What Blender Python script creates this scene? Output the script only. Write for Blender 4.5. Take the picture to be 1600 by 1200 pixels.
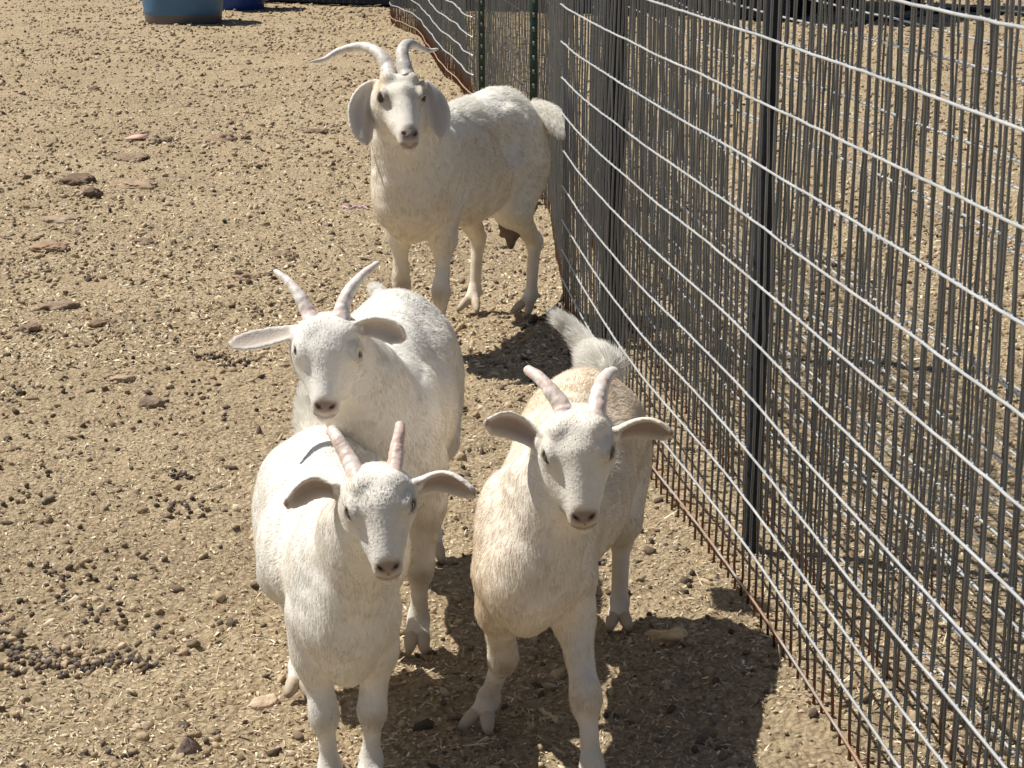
import bpy, math, random
import numpy as np
from mathutils import Vector
random.seed(7); rng = np.random.default_rng(7)
for o in list(bpy.data.objects): bpy.data.objects.remove(o)
S = bpy.context.scene
COL = S.collection
# ------------------------------------------------------------------ camera, sky, sun
F_PX, CAM_H, PITCH = 3000.0, 1.30, math.radians(15.1)
cam = bpy.data.cameras.new('camera'); co = bpy.data.objects.new('camera', cam); COL.objects.link(co)
co.location = (0, 0, CAM_H); co.rotation_euler = (math.radians(90) - PITCH, 0, 0)
cam.sensor_width = 36; cam.lens = F_PX / 1600 * 36; cam.clip_start = 0.05; cam.clip_end = 600
S.camera = co
SUN_EL = math.radians(58); az = Vector((0.955, -0.30, 0)).normalized()
world = bpy.data.worlds.new('World'); S.world = world; world.use_nodes = True
wn = world.node_tree; wn.nodes.clear()
sky = wn.nodes.new('ShaderNodeTexSky'); sky.sky_type = 'NISHITA'; sky.sun_disc = False
sky.sun_elevation = SUN_EL; sky.sun_rotation = math.atan2(-az.x, -az.y)
bg = wn.nodes.new('ShaderNodeBackground'); bg.inputs[1].default_value = 0.05
wo = wn.nodes.new('ShaderNodeOutputWorld')
wn.links.new(sky.outputs[0], bg.inputs[0]); wn.links.new(bg.outputs[0], wo.inputs[0])
sl = bpy.data.lights.new('sun', 'SUN'); sl.energy = 5.0; sl.angle = math.radians(0.53); sl.color = (1, 0.95, 0.86)
so = bpy.data.objects.new('sun', sl); COL.objects.link(so)
ld = Vector((az.x * math.cos(SUN_EL), az.y * math.cos(SUN_EL), -math.sin(SUN_EL)))
so.rotation_euler = ld.to_track_quat('-Z', 'Y').to_euler(); so.location = (-6, 4, 9)
S.view_settings.view_transform = 'Standard'; S.view_settings.look = 'None'
S.view_settings.exposure = 0.2; S.view_settings.gamma = 1.0
try: S.cycles_curves.shape = 'RIBBONS'
except Exception: pass
S.cycles.max_bounces = 7; S.cycles.diffuse_bounces = 5; S.cycles.transparent_max_bounces = 8

# ------------------------------------------------------------------ helpers
CT, ST = math.cos(PITCH), math.sin(PITCH)
def W(px, py, D):
    """point at forward distance D seen at photo position px,py (photo 1600x1200)"""
    yy = py - 600.0; k = D / (F_PX * CT - yy * ST)
    return np.array([(px - 800.0) * k, D, CAM_H - k * (F_PX * ST + yy * CT)])
def G(px, py):
    yy = py - 600.0; k = CAM_H / (F_PX * ST + yy * CT)
    return np.array([(px - 800.0) * k, (F_PX * CT - yy * ST) * k, 0.0])
def V(*a): return np.array(a, float)
def nz(v): v = np.asarray(v, float); return v / (np.linalg.norm(v) + 1e-12)
def hsh(ix, iy, iz, seed):
    n = (ix.astype(np.int64) * 374761393 + iy.astype(np.int64) * 668265263 + iz.astype(np.int64) * 2147483647 + seed * 1274126177) & 0xffffffff
    n = ((n ^ (n >> 13)) * 1274126177) & 0xffffffff
    return ((n ^ (n >> 16)) & 0xffff) / 65535.0
def vnoise(P, freq, seed=0):
    P = np.asarray(P, float) * freq; I = np.floor(P).astype(np.int64); f = P - I; f = f * f * (3 - 2 * f)
    x, y, z = I[:, 0], I[:, 1], I[:, 2]; out = 0
    for a in (0, 1):
        wa = f[:, 0] if a else 1 - f[:, 0]
        for b in (0, 1):
            wb = f[:, 1] if b else 1 - f[:, 1]
            for c in (0, 1):
                wc = f[:, 2] if c else 1 - f[:, 2]
                out = out + wa * wb * wc * hsh(x + a, y + b, z + c, seed)
    return out * 2 - 1
def vn2(x, y, freq, seed=0):
    x = np.asarray(x, float) * freq; y = np.asarray(y, float) * freq
    ix, iy = np.floor(x).astype(np.int64), np.floor(y).astype(np.int64); fx, fy = x - ix, y - iy
    fx = fx * fx * (3 - 2 * fx); fy = fy * fy * (3 - 2 * fy); z = np.zeros_like(ix)
    h = lambda a, b: hsh(ix + a, iy + b, z, seed)
    return ((h(0,0)*(1-fx)+h(1,0)*fx)*(1-fy) + (h(0,1)*(1-fx)+h(1,1)*fx)*fy) * 2 - 1
def tag(o, label=None, cat=None, group=None, kind=None):
    if label: o['label'] = label
    if cat: o['category'] = cat
    if group: o['group'] = group
    if kind: o['kind'] = kind
    return o
def empty(name, loc, label=None, cat=None, group=None, rz=0):
    o = bpy.data.objects.new(name, None); o.empty_display_size = 0.1; COL.objects.link(o)
    o.location = [float(v) for v in loc]; o.rotation_euler = (0, 0, rz)
    return tag(o, label, cat, group)
def np_mesh(name, verts, faces, mat=None, parent=None, smooth=True, cols=None, k=None):
    """faces: (n,k) int array or list of such arrays"""
    fl = faces if isinstance(faces, list) else [faces]
    fl = [np.asarray(f, np.int32) for f in fl if len(f)]
    me = bpy.data.meshes.new(name); verts = np.asarray(verts, np.float32)
    me.vertices.add(len(verts)); me.vertices.foreach_set('co', verts.ravel())
    loops = np.concatenate([f.ravel() for f in fl]); tot = np.concatenate([np.full(len(f), f.shape[1], np.int32) for f in fl])
    st = np.concatenate([[0], np.cumsum(tot)[:-1]]).astype(np.int32)
    me.loops.add(len(loops)); me.loops.foreach_set('vertex_index', loops)
    me.polygons.add(len(tot)); me.polygons.foreach_set('loop_start', st)
    try: me.polygons.foreach_set('loop_total', tot)
    except Exception: pass
    me.update(calc_edges=True); me.validate()
    if smooth: me.polygons.foreach_set('use_smooth', np.ones(len(me.polygons), bool))
    if cols is not None:
        a = me.color_attributes.new('Col', 'FLOAT_COLOR', 'POINT')
        c4 = np.ones((len(verts), 4), np.float32); c4[:, :3] = cols; a.data.foreach_set('color', c4.ravel())
    if mat: me.materials.append(mat)
    o = bpy.data.objects.new(name, me); COL.objects.link(o)
    if parent: o.parent = parent
    return o
def tube_np(path, rad, n=6, cap=True):
    P = np.asarray(path, float); m = len(P); R = np.broadcast_to(np.asarray(rad, float), (m,))
    T = np.gradient(P, axis=0); T /= np.linalg.norm(T, axis=1)[:, None] + 1e-12
    up = V(0, 0, 1) if abs(T[0][2]) < 0.9 else V(1, 0, 0)
    U = np.zeros_like(P); u = nz(up - T[0] * up.dot(T[0])); U[0] = u
    for i in range(1, m): u = nz(u - T[i] * u.dot(T[i])); U[i] = u
    Vv = np.cross(T, U); a = np.arange(n) / n * 2 * math.pi
    ring = P[:, None] + R[:, None, None] * (np.cos(a)[None, :, None] * U[:, None] + np.sin(a)[None, :, None] * Vv[:, None])
    v = ring.reshape(-1, 3); i = np.arange(m - 1)[:, None] * n; j = np.arange(n)[None]; j2 = (j + 1) % n
    q = np.stack([i + j, i + j2, i + n + j2, i + n + j], -1).reshape(-1, 4)
    fs = [q]
    if cap:
        fs.append(np.stack([np.arange(n)[::-1]])); fs.append(np.stack([np.arange(n) + (m - 1) * n]))
    return v, fs
class Acc:
    def __init__(s): s.v = []; s.f = {}; s.c = []; s.n = 0
    def add(s, v, fs, col=None):
        for f in (fs if isinstance(fs, list) else [fs]):
            f = np.asarray(f); s.f.setdefault(f.shape[1], []).append(f + s.n)
        s.v.append(np.asarray(v, float)); s.n += len(v)
        s.c.append(np.broadcast_to(np.asarray(col if col is not None else (1, 1, 1), float), (len(v), 3)))
    def build(s, name, mat, parent=None, smooth=True, off=None):
        v = np.concatenate(s.v)
        if off is not None: v = v - off
        return np_mesh(name, v, [np.concatenate(x) for x in s.f.values()], mat, parent, smooth, np.concatenate(s.c))
# ------------------------------------------------------------------ materials
def newmat(name):
    m = bpy.data.materials.new(name); m.use_nodes = True; nt = m.node_tree; b = nt.nodes['Principled BSDF']
    return m, nt, b
def setin(b, k, v):
    if k in b.inputs: b.inputs[k].default_value = v
def colmat(name, rough=0.7, metal=0.0, bump=None, attr=True, base=(.5, .5, .5), spec=0.3, var=0.0, varscale=30):
    m, nt, b = newmat(name); b.inputs['Roughness'].default_value = rough; b.inputs['Metallic'].default_value = metal
    setin(b, 'Specular IOR Level', spec)
    src = None
    if attr:
        a = nt.nodes.new('ShaderNodeVertexColor'); a.layer_name = 'Col'; src = a.outputs['Color']
    else:
        r = nt.nodes.new('ShaderNodeRGB'); r.outputs[0].default_value = (*base, 1); src = r.outputs[0]
    tc = nt.nodes.new('ShaderNodeTexCoord')
    if var:
        n = nt.nodes.new('ShaderNodeTexNoise'); n.inputs['Scale'].default_value = varscale; n.inputs['Detail'].default_value = 5
        nt.links.new(tc.outputs['Object'], n.inputs['Vector'])
        mr = nt.nodes.new('ShaderNodeMapRange'); mr.inputs['From Min'].default_value = .3; mr.inputs['From Max'].default_value = .7
        mr.inputs['To Min'].default_value = 1 - var; mr.inputs['To Max'].default_value = 1 + var
        nt.links.new(n.outputs['Fac'], mr.inputs['Value'])
        mx = nt.nodes.new('ShaderNodeVectorMath'); mx.operation = 'SCALE'
        nt.links.new(src, mx.inputs[0]); nt.links.new(mr.outputs[0], mx.inputs['Scale']); src = mx.outputs[0]
    nt.links.new(src, b.inputs['Base Color'])
    if bump:
        n = nt.nodes.new('ShaderNodeTexNoise'); n.inputs['Scale'].default_value = bump[0]; n.inputs['Detail'].default_value = 6
        nt.links.new(tc.outputs['Object'], n.inputs['Vector'])
        bp = nt.nodes.new('ShaderNodeBump'); bp.inputs['Strength'].default_value = bump[1]; bp.inputs['Distance'].default_value = bump[2]
        nt.links.new(n.outputs['Fac'], bp.inputs['Height']); nt.links.new(bp.outputs[0], b.inputs['Normal'])
    return m
M_skin = colmat('goat_skin', .75, bump=(260, .5, .002), spec=.2, var=.05, varscale=40)
M_horn = colmat('horn_keratin', .45, bump=(140, .5, .002), spec=.4, var=.10, varscale=90)
M_hoof = colmat('hoof_horn', .6, bump=(120, .5, .002), var=.1)
M_eye = colmat('eye_wet', .08, spec=.6)
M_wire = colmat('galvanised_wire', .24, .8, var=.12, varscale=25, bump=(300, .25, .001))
M_wire_lit = colmat('sunlit_galvanised_wire', .36, .45, var=.10, varscale=25, bump=(300, .25, .001), spec=.5)  # paler copy for the cross wires, sun on their tops painted in
M_chip = colmat('straw_and_chips', .85, spec=.15)
M_pellet = colmat('dung', .8, spec=.2, bump=(400, .5, .002))
M_rock = colmat('rock', .9, spec=.15, bump=(60, .9, .006), var=.2, varscale=35)
def hairmat():
    m, nt, b = newmat('goat_hair'); a = nt.nodes.new('ShaderNodeAttribute'); a.attribute_name = 'Col'
    nt.links.new(a.outputs['Color'], b.inputs['Base Color']); b.inputs['Roughness'].default_value = .5; setin(b, 'Specular IOR Level', .3)
    t = nt.nodes.new('ShaderNodeBsdfTranslucent'); nt.links.new(a.outputs['Color'], t.inputs['Color'])
    mx = nt.nodes.new('ShaderNodeMixShader'); mx.inputs[0].default_value = .42
    nt.links.new(b.outputs[0], mx.inputs[1]); nt.links.new(t.outputs[0], mx.inputs[2]); nt.links.new(mx.outputs[0], nt.nodes['Material Output'].inputs['Surface'])
    return m
M_hair = hairmat()
# ------------------------------------------------------------------ ground
def gz(x, y):
    x = np.asarray(x, float); y = np.asarray(y, float)
    z = -.006 + .008 * vn2(x, y, 1.3, 1) + .006 * vn2(x, y, 4.1, 2) + .0045 * vn2(x, y, 11, 3) + .003 * vn2(x, y, 27, 4)
    return z
def gz_fine(x, y):
    z = gz(x, y); r = vn2(x, y, 60, 5); r2 = vn2(x, y, 118, 6); c = vn2(x, y, 19, 7)
    z = z + .0042 * r + .0030 * r2 + .008 * np.clip(c - .4, 0, 1) - .022 * np.clip(vn2(x, y, 9.3, 9) - .45, 0, 1) * np.clip(.5 + vn2(x, y, 1.1, 10), 0, 1)
    return z
def axis(lim0, dense0, dense1, lim1, step, grow):
    a = list(np.arange(dense0, dense1, step)); s = step; v = dense0; lo = []
    while v > lim0: s *= grow; v -= s; lo.append(v)
    s = step; v = a[-1]; hi = []
    while v < lim1: s *= grow; v += s; hi.append(v)
    return np.array(lo[::-1] + a + hi)
xs = axis(-150, -1.3, 1.9, 150, .0075, 1.018)
ys = axis(-20, 2.2, 4.4, 300, .0075, 1.0068)
GX, GY = np.meshgrid(xs, ys, indexing='ij')
fade = 1 / (1 + (np.maximum(GY - 14, 0) / 10) ** 2)
GZ = gz_fine(GX.ravel(), GY.ravel()).reshape(GX.shape)
nx_, ny_ = GX.shape
idx = np.arange(nx_ * ny_).reshape(nx_, ny_)
gq = np.stack([idx[:-1, :-1], idx[1:, :-1], idx[1:, 1:], idx[:-1, 1:]], -1).reshape(-1, 4)
def groundmat():
    m, nt, b = newmat('dry_dirt'); L = nt.links.new; N = nt.nodes.new
    b.inputs['Roughness'].default_value = .95; setin(b, 'Specular IOR Level', .08)
    tc = N('ShaderNodeTexCoord')
    def noise(s, d=6, r=.6):
        n = N('ShaderNodeTexNoise'); n.inputs['Scale'].default_value = s; n.inputs['Detail'].default_value = d; n.inputs['Roughness'].default_value = r
        L(tc.outputs['Object'], n.inputs['Vector']); return n.outputs['Fac']
    def ramp(src, pts):
        r = N('ShaderNodeValToRGB'); e = r.color_ramp.elements
        e[0].position, e[0].color = pts[0][0], (*pts[0][1], 1); e[1].position, e[1].color = pts[-1][0], (*pts[-1][1], 1)
        for p, c in pts[1:-1]: q = e.new(p); q.color = (*c, 1)
        L(src, r.inputs['Fac']); return r.outputs['Color']
    def mix(f, a, c, t='MIX'):
        x = N('ShaderNodeMix'); x.data_type = 'RGBA'; x.blend_type = t
        if isinstance(f, float): x.inputs['Factor'].default_value = f
        else: L(f, x.inputs['Factor'])
        L(a, x.inputs['A']); L(c, x.inputs['B']); return x.outputs['Result']
    big = ramp(noise(1.3, 6), [(.32, (.31, .235, .15)), (.52, (.49, .385, .245)), (.72, (.60, .485, .32))])
    fine = ramp(noise(70, 8, .7), [(.28, (.17, .12, .075)), (.44, (.44, .345, .23)), (.62, (.63, .52, .36)), (.8, (.80, .70, .51))])
    c1 = mix(.6, big, fine)
    vo = N('ShaderNodeTexVoronoi'); vo.inputs['Scale'].default_value = 95; L(tc.outputs['Object'], vo.inputs['Vector'])
    cell = ramp(vo.outputs['Distance'], [(.0, (1.15, 1.13, 1.1)), (.5, (.93, .92, .9)), (.85, (.6, .56, .52))])
    c2 = mix(.75, c1, cell, 'MULTIPLY')
    spots = ramp(noise(34, 4, .6), [(.62, (1, 1, 1)), (.72, (.5, .44, .38))])
    c2 = mix(.7, c2, spots, 'MULTIPLY'); L(c2, b.inputs['Base Color'])
    h = N('ShaderNodeMath'); h.operation = 'SUBTRACT'; L(noise(130, 8, .75), h.inputs[0]); L(vo.outputs['Distance'], h.inputs[1])
    bp = N('ShaderNodeBump'); bp.inputs['Strength'].default_value = 1.0; bp.inputs['Distance'].default_value = .007
    h2 = N('ShaderNodeMath'); h2.operation = 'MULTIPLY_ADD'; L(noise(30, 6, .65), h2.inputs[0]); h2.inputs[1].default_value = 1.6; L(h.outputs[0], h2.inputs[2]); L(h2.outputs[0], bp.inputs['Height']); L(bp.outputs[0], b.inputs['Normal'])
    return m
M_ground = groundmat()
g = np_mesh('ground', np.stack([GX.ravel(), GY.ravel(), GZ.ravel()], 1), gq, M_ground); tag(g, kind='structure')

def scatter_pts(n, dmin, dmax, power):
    """random ground points inside a wide wedge in front of the viewer, denser near"""
    u = rng.random(n); e = 1 - power
    D = (dmin ** e + u * (dmax ** e - dmin ** e)) ** (1 / e) if abs(e) > 1e-6 else dmin * (dmax / dmin) ** u
    X = (rng.random(n) * 2 - 1) * (D * .33 + .25)
    return X, D
def rotm(n):
    q = rng.normal(size=(n, 4)); q /= np.linalg.norm(q, axis=1)[:, None]; a, b, c, d = q.T
    return np.stack([np.stack([a*a+b*b-c*c-d*d, 2*(b*c-a*d), 2*(b*d+a*c)], -1), np.stack([2*(b*c+a*d), a*a-b*b+c*c-d*d, 2*(c*d-a*b)], -1), np.stack([2*(b*d-a*c), 2*(c*d+a*b), a*a-b*b-c*c+d*d], -1)], 1)
def yawtilt(n, tilt):
    y = rng.random(n) * 2 * math.pi; tx = rng.normal(size=n) * tilt; ty = rng.normal(size=n) * tilt
    z = np.zeros(n); o = np.ones(n); cy, sy = np.cos(y), np.sin(y)
    Rz = np.stack([np.stack([cy, -sy, z], -1), np.stack([sy, cy, z], -1), np.stack([z, z, o], -1)], 1)
    Rx = np.stack([np.stack([o, z, z], -1), np.stack([z, np.cos(tx), -np.sin(tx)], -1), np.stack([z, np.sin(tx), np.cos(tx)], -1)], 1)
    Ry = np.stack([np.stack([np.cos(ty), z, np.sin(ty)], -1), np.stack([z, o, z], -1), np.stack([-np.sin(ty), z, np.cos(ty)], -1)], 1)
    return Rz @ Rx @ Ry
def stamp(template_v, template_f, pos, R, scl, jit=0.0):
    n = len(pos); k = len(template_v)
    v = template_v[None] * scl[:, None, :]
    if jit: v = v * (1 + jit * rng.normal(size=(n, k, 1)))
    v = np.einsum('nij,nkj->nki', R, v) + pos[:, None]
    f = (template_f[None] + (np.arange(n) * k)[:, None, None]).reshape(-1, template_f.shape[1])
    return v.reshape(-1, 3), f
# flakes: slim bent shards (two triangles wide, real thickness)
fl_v = np.array([[-1, -.5, 0], [-.2, -.55, .25], [1, -.25, 0], [.9, .35, 0], [0, .5, .3], [-.95, .4, 0], [-1, -.5, -.3], [1, -.25, -.3], [.9, .35, -.3], [-.95, .4, -.3]], float)
fl_f = np.array([[0, 1, 4, 5], [1, 2, 3, 4], [0, 6, 7, 2], [2, 7, 8, 3], [3, 8, 9, 5], [5, 9, 6, 0]])
def litter():
    A = Acc()
    # (count, dmin, dmax, power, len range, width ratio range)
    for n, d0, d1, pw, l0, l1, w0, w1 in ((80000, 2.2, 9, 1.35, .0020, .0056, .35, .9), (22000, 2.2, 12, 1.3, .004, .0095, .14, .32), (60000, 5, 22, 1.1, .005, .0115, .4, .9), (500, 2.2, 12, 1.2, .012, .035, .03, .08)):
        X, D = scatter_pts(n, d0, d1, pw)
        keep = vn2(X, D, 2.3, 21) + .6 * vn2(X, D, 9, 22) > -.75 + rng.random(n) * .5 - .25
        X, D = X[keep], D[keep]; n = len(X)
        L = l0 + (l1 - l0) * rng.random(n) ** 1.7; Wd = L * (w0 + (w1 - w0) * rng.random(n)); H = np.minimum(L, .006) * (.25 + .35 * rng.random(n))
        Z = gz_fine(X, D) + H * .5 + .0008
        v, f = stamp(fl_v, fl_f, np.stack([X, D, Z], 1), yawtilt(n, .5), np.stack([L, Wd, H], 1), .12)
        base = np.array([(.66, .545, .375), (.75, .64, .455), (.54, .43, .29), (.36, .275, .19), (.84, .755, .57), (.58, .50, .395)])
        c = base[rng.choice(6, n, p=[.3, .22, .2, .12, .06, .1])] * (.8 + .4 * rng.random((n, 1)))
        A.add(v, f, np.repeat(c, len(fl_v), 0))
    o = A.build('straw_litter', M_chip, smooth=False); tag(o, 'pale straw and wood chip litter strewn over the dirt', 'litter', kind='stuff')
litter()
def ico(sub):
    import bmesh
    bm = bmesh.new(); bmesh.ops.create_icosphere(bm, subdivisions=sub, radius=1)
    v = np.array([x.co[:] for x in bm.verts]); f = np.array([[q.index for q in p.verts] for p in bm.faces]); bm.free(); return v, f
I1, I2, I3, I4 = ico(1), ico(2), ico(3), ico(4)
def pellets():
    A = Acc()
    clusters = [(60,1018,150,.05),(115,1022,150,.05),(150,1018,60,.05),(215,1022,60,.045),(15,1000,25,.04),(325,552,60,.05),(368,562,55,.05),(350,555,30,.06),(265,790,35,.05),(280,745,18,.03),
                (940,880,8,.02),(360,960,10,.06),(160,1170,12,.04),(340,1160,16,.05),(130,905,18,.06),(60,895,22,.07),(20,620,20,.07),(45,780,18,.06),(160,960,24,.08),(290,975,9,.05),(170,520,12,.06),(300,800,30,.08),
                (100,1030,40,.16),(60,940,26,.14),(200,870,26,.16),(330,650,30,.2),(90,520,30,.25)]
    P = []
    for px, py, n, r in clusters:
        c = G(px, py); n = int(n * .62); a = rng.normal(size=(n, 2)) * r * np.array([1.0, .62]) * .62
        P.append(np.stack([c[0] + a[:, 0], c[1] + a[:, 1]], 1))
    X, D = scatter_pts(1400, 2.2, 9, 1.3); k = (X < .45 + .0 * D) & (vn2(X, D, 1.6, 31) + .7 * rng.random(len(X)) > -.1); P.append(np.stack([X[k], D[k]], 1))
    X, D = scatter_pts(700, 6, 19, 1.0); P.append(np.stack([X, D], 1))
    P = np.concatenate(P); n = len(P)
    r = .0045 + .0024 * rng.random(n); far = P[:, 1] > 7; r[far] *= 1.3
    z = gz_fine(P[:, 0], P[:, 1]) + r * .55
    s = np.stack([r, r * (1.0 + .5 * rng.random(n)), r * (.8 + .2 * rng.random(n))], 1)
    v, f = stamp(I1[0], I1[1], np.stack([P[:, 0], P[:, 1], z], 1), yawtilt(n, .6), s, .04)
    base = np.array([(.085, .066, .052), (.13, .10, .075), (.28, .21, .14), (.46, .35, .23), (.19, .16, .135)])
    pr = np.array([.2, .2, .22, .24, .14]); c = base[rng.choice(5, n, p=pr)] * (.75 + .5 * rng.random((n, 1)))
    A.add(v, f, np.repeat(c, len(I1[0]), 0))
    o = A.build('dung_pellets', M_pellet); tag(o, 'small round dark and tan droppings scattered over the dirt', 'droppings', kind='stuff')
pellets()
def clods():
    A = Acc(); X, D = scatter_pts(13000, 2.2, 20, .9); n = len(X)
    r = .0025 + .0085 * rng.random(n) ** 4; r[D > 6] *= 1.3; z = gz_fine(X, D) + r * .15
    s = np.stack([r * (1 + rng.random(n)), r * (.8 + .5 * rng.random(n)), r * .7], 1)
    v, f = stamp(I1[0], I1[1], np.stack([X, D, z], 1), yawtilt(n, .5), s, .26)
    base = np.array([(.38, .285, .19), (.46, .36, .24), (.22, .165, .115), (.54, .44, .31), (.13, .10, .075)])
    c = base[rng.choice(5, n)] * (.85 + .3 * rng.random((n, 1)))
    A.add(v, f, np.repeat(c, len(I1[0]), 0))
    X, D = scatter_pts(60000, 4.5, 24, .35); k = (vn2(X, D, 1.7, 41) + .8 * vn2(X, D, 6, 42) + rng.normal(size=len(X)) * .5) > -.35; X, D = X[k], D[k]; n = len(X)
    ov = np.array([[1,0,0],[-1,0,0],[0,1,0],[0,-1,0],[0,0,1],[0,0,-1]], float); of = np.array([[0,2,4],[2,1,4],[1,3,4],[3,0,4],[2,0,5],[1,2,5],[3,1,5],[0,3,5]])
    r = (.0035 + .0085 * rng.random(n) ** 3) * (1 + .05 * (D - 5)); s = np.stack([r * (1 + rng.random(n)), r, r * .75], 1)
    v, f = stamp(ov, of, np.stack([X, D, gz(X, D) + r * .25], 1), yawtilt(n, .6), s, .25)
    c = base[rng.choice(5, n, p=[.34, .26, .14, .18, .08])] * (.85 + .3 * rng.random((n, 1))); A.add(v, f, np.repeat(c, 6, 0))
    o = A.build('dirt_clods', M_rock, smooth=False); tag(o, 'crumbly brown lumps of dry dirt in the litter', 'dirt', kind='stuff')
clods()
# ------------------------------------------------------------------ rocks, each one a thing
def rock(px, py, wpx, hfrac, col, label, seed, yaw=0, depth=.8, sharp=.25, group=None, flat=False, name='rock'):
    p = G(px, py); sc = p[1] / (F_PX * CT - (py - 600) * ST) * 1.0
    r = wpx * sc / 2; v = I4[0].copy(); n = v.copy()
    sharp *= 1.5; d = 1 + sharp * (vnoise(n, 1.3, seed) + .5 * vnoise(n, 3.1, seed + 1) + .25 * vnoise(n, 7, seed + 2))
    d = d + (.10 * vnoise(n, 11, seed + 3) + .09 * vnoise(n, 19, seed + 4)) * min(1, sharp * 4)
    v = v * d[:, None]; v = np.sign(v) * np.abs(v) ** .9
    hfrac *= 1.15; col = np.array(col) * np.array([1.25, 1.2, 1.1]); v *= np.array([r, r * depth, r * hfrac]); c, s = math.cos(yaw), math.sin(yaw)
    v = v @ np.array([[c, s, 0], [-s, c, 0], [0, 0, 1]]); v[:, 2] += r * hfrac * .12
    cc = np.asarray(col)[None] * (1 + .25 * vnoise(n, 2.5, seed + 5))[:, None]
    o = np_mesh(name, v, I4[1], M_rock, None, True, np.clip(cc, 0, 1)); o.location = (p[0], p[1], float(gz(p[0:1], p[1:2])[0]))
    return tag(o, label, 'rock' if name == 'rock' else 'clod', group)
def hullrock(px, py, wpx, hfrac, col, label, seed, yaw=0, depth=.8, sharp=.25, group=None, flat=False):
    import bmesh
    rr = np.random.default_rng(seed); p = G(px, py); r = wpx * p[1] / (F_PX * CT - (py - 600) * ST) / 2; bm = bmesh.new()
    if flat: pts = [(x, y, z * (.8 + .3 * rr.random())) for x, y in ((-1, .25), (-.35, .85), (.75, .55), (1.0, -.25), (.45, -.8), (-.6, -.35)) for z in (0, 1)]
    else: pts = [(.95, -.5, 0), (-1, -.5, 0), (-.8, .6, 0), (.7, .7, 0), (-.05, .0, 1.5), (.15, .2, 1.45), (-.55, -.2, .85), (.65, -.1, .7), (.2, -.75, .5), (-.95, .0, .3), (.9, .2, .35)]
    for q in pts: bm.verts.new((q[0] * r, q[1] * r * depth, q[2] * r * hfrac))
    bmesh.ops.convex_hull(bm, input=bm.verts[:]); bmesh.ops.bevel(bm, geom=bm.edges[:], offset=r * .07, segments=2, affect='EDGES')
    bmesh.ops.triangulate(bm, faces=bm.faces[:]); bmesh.ops.subdivide_edges(bm, edges=bm.edges[:], cuts=2, use_grid_fill=True); bmesh.ops.triangulate(bm, faces=bm.faces[:])
    v = np.array([x.co[:] for x in bm.verts]); f = np.array([[q.index for q in pl.verts] for pl in bm.faces]); bm.free()
    d = vnoise(v / r, 3, seed) * .035 + vnoise(v / r, 9, seed + 1) * .03; v = v + (v / (np.linalg.norm(v, axis=1)[:, None] + 1e-9)) * (d * r)[:, None]; v[:, 2] -= r * .1
    c, s = math.cos(yaw), math.sin(yaw); v = v @ np.array([[c, s, 0], [-s, c, 0], [0, 0, 1]])
    cc = np.asarray(col)[None] * (1 + .25 * vnoise(v / r, 2.5, seed + 5))[:, None]
    o = np_mesh('rock', v, f, M_rock, None, True, np.clip(cc, 0, 1)); o.rotation_euler = (.42 if flat else 0, 0, 0); o.location = (p[0], p[1], float(gz(p[0:1], p[1:2])[0]))
    return tag(o, label, 'rock', group)
g1 = 'rocks lying in the dirt'
hullrock(411, 1090, 54, .40, (.62, .48, .35), 'flat pale tan stone beside the hind hoof of the front white kid', 11, .5, .75, .18, g1, True)
hullrock(295, 1172, 46, 1.0, (.20, .155, .13), 'pointed dark brown rock near the bottom edge, left of the goats', 23, .3, .8, .3, g1)
rock(235, 630, 38, .5, (.19, .15, .12), 'rounded dark rock alone in the middle of the left dirt', 31, .1, .8, .2, g1)
rock(186, 588, 40, .35, (.33, .27, .21), 'flat grey-brown rock just up and left of the rounded dark rock', 37, .2, .8, .3, g1)
rock(118, 284, 56, .30, (.15, .11, .085), 'widest of the dark flat clods in the upper left dirt', 41, 0, 1.0, .3, g1)
rock(143, 303, 34, .5, (.13, .10, .08), 'dark round clod just below the widest flat clod', 43, 0, 1.2, .25, g1)
rock(350, 217, 46, .3, (.24, .18, .14), 'long low brown clod with a small dark one on its right', 47, .1, 1.0, .3, g1)
rock(384, 215, 17, .6, (.12, .09, .075), 'small dark clod touching the right end of a long low clod', 53, 0, 1.2, .25, g1)
rock(262, 219, 20, .5, (.15, .115, .09), 'small dark clod between a pink scrap and a long low clod', 59, 0, 1.2, .2, g1)
rock(238, 222, 24, .5, (.27, .21, .17), 'greyish clod right beside the pink scrap', 61, 0, 1.2, .3, g1)
rock(75, 385, 50, .3, (.26, .19, .14), 'wedge shaped brown clod at the far left, below the dark flat clods', 67, .3, .9, .3, g1)
rock(225, 376, 34, .35, (.20, .15, .115), 'low dark clod in open dirt right of the wedge shaped clod', 71, .1, .9, .3, g1)
rock(440, 394, 42, .3, (.25, .19, .145), 'low brown clod above the left horn of the middle kid', 73, 0, .9, .3, g1)
rock(85, 478, 60, .25, (.24, .185, .145), 'wide crusty clod at left with smaller crumbs below it', 79, .1, .8, .4, g1)
rock(155, 508, 30, .4, (.18, .13, .10), 'small dark clod right below the wide crusty clod', 83, 0, .9, .3, g1)
rock(42, 515, 34, .5, (.22, .165, .13), 'lumpy brown clod left below the wide crusty clod', 89, 0, .9, .4, g1)
rock(205, 243, 50, .22, (.23, .175, .135), 'thin flat clod just below the pink scrap', 97, 0, 1.0, .3, g1)
rock(212, 288, 60, .2, (.30, .23, .175), 'long thin pale clod right of the dark round clod', 101, -.1, .8, .3, g1)
rock(100, 338, 60, .18, (.29, .23, .18), 'long thin grey clod above the wedge shaped clod', 103, -.1, .8, .3, g1)
rock(148, 140, 20, .5, (.15, .115, .09), 'tiny dark clod highest up in the pale left dirt', 107, 0, 1.2, .3, g1)
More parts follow.
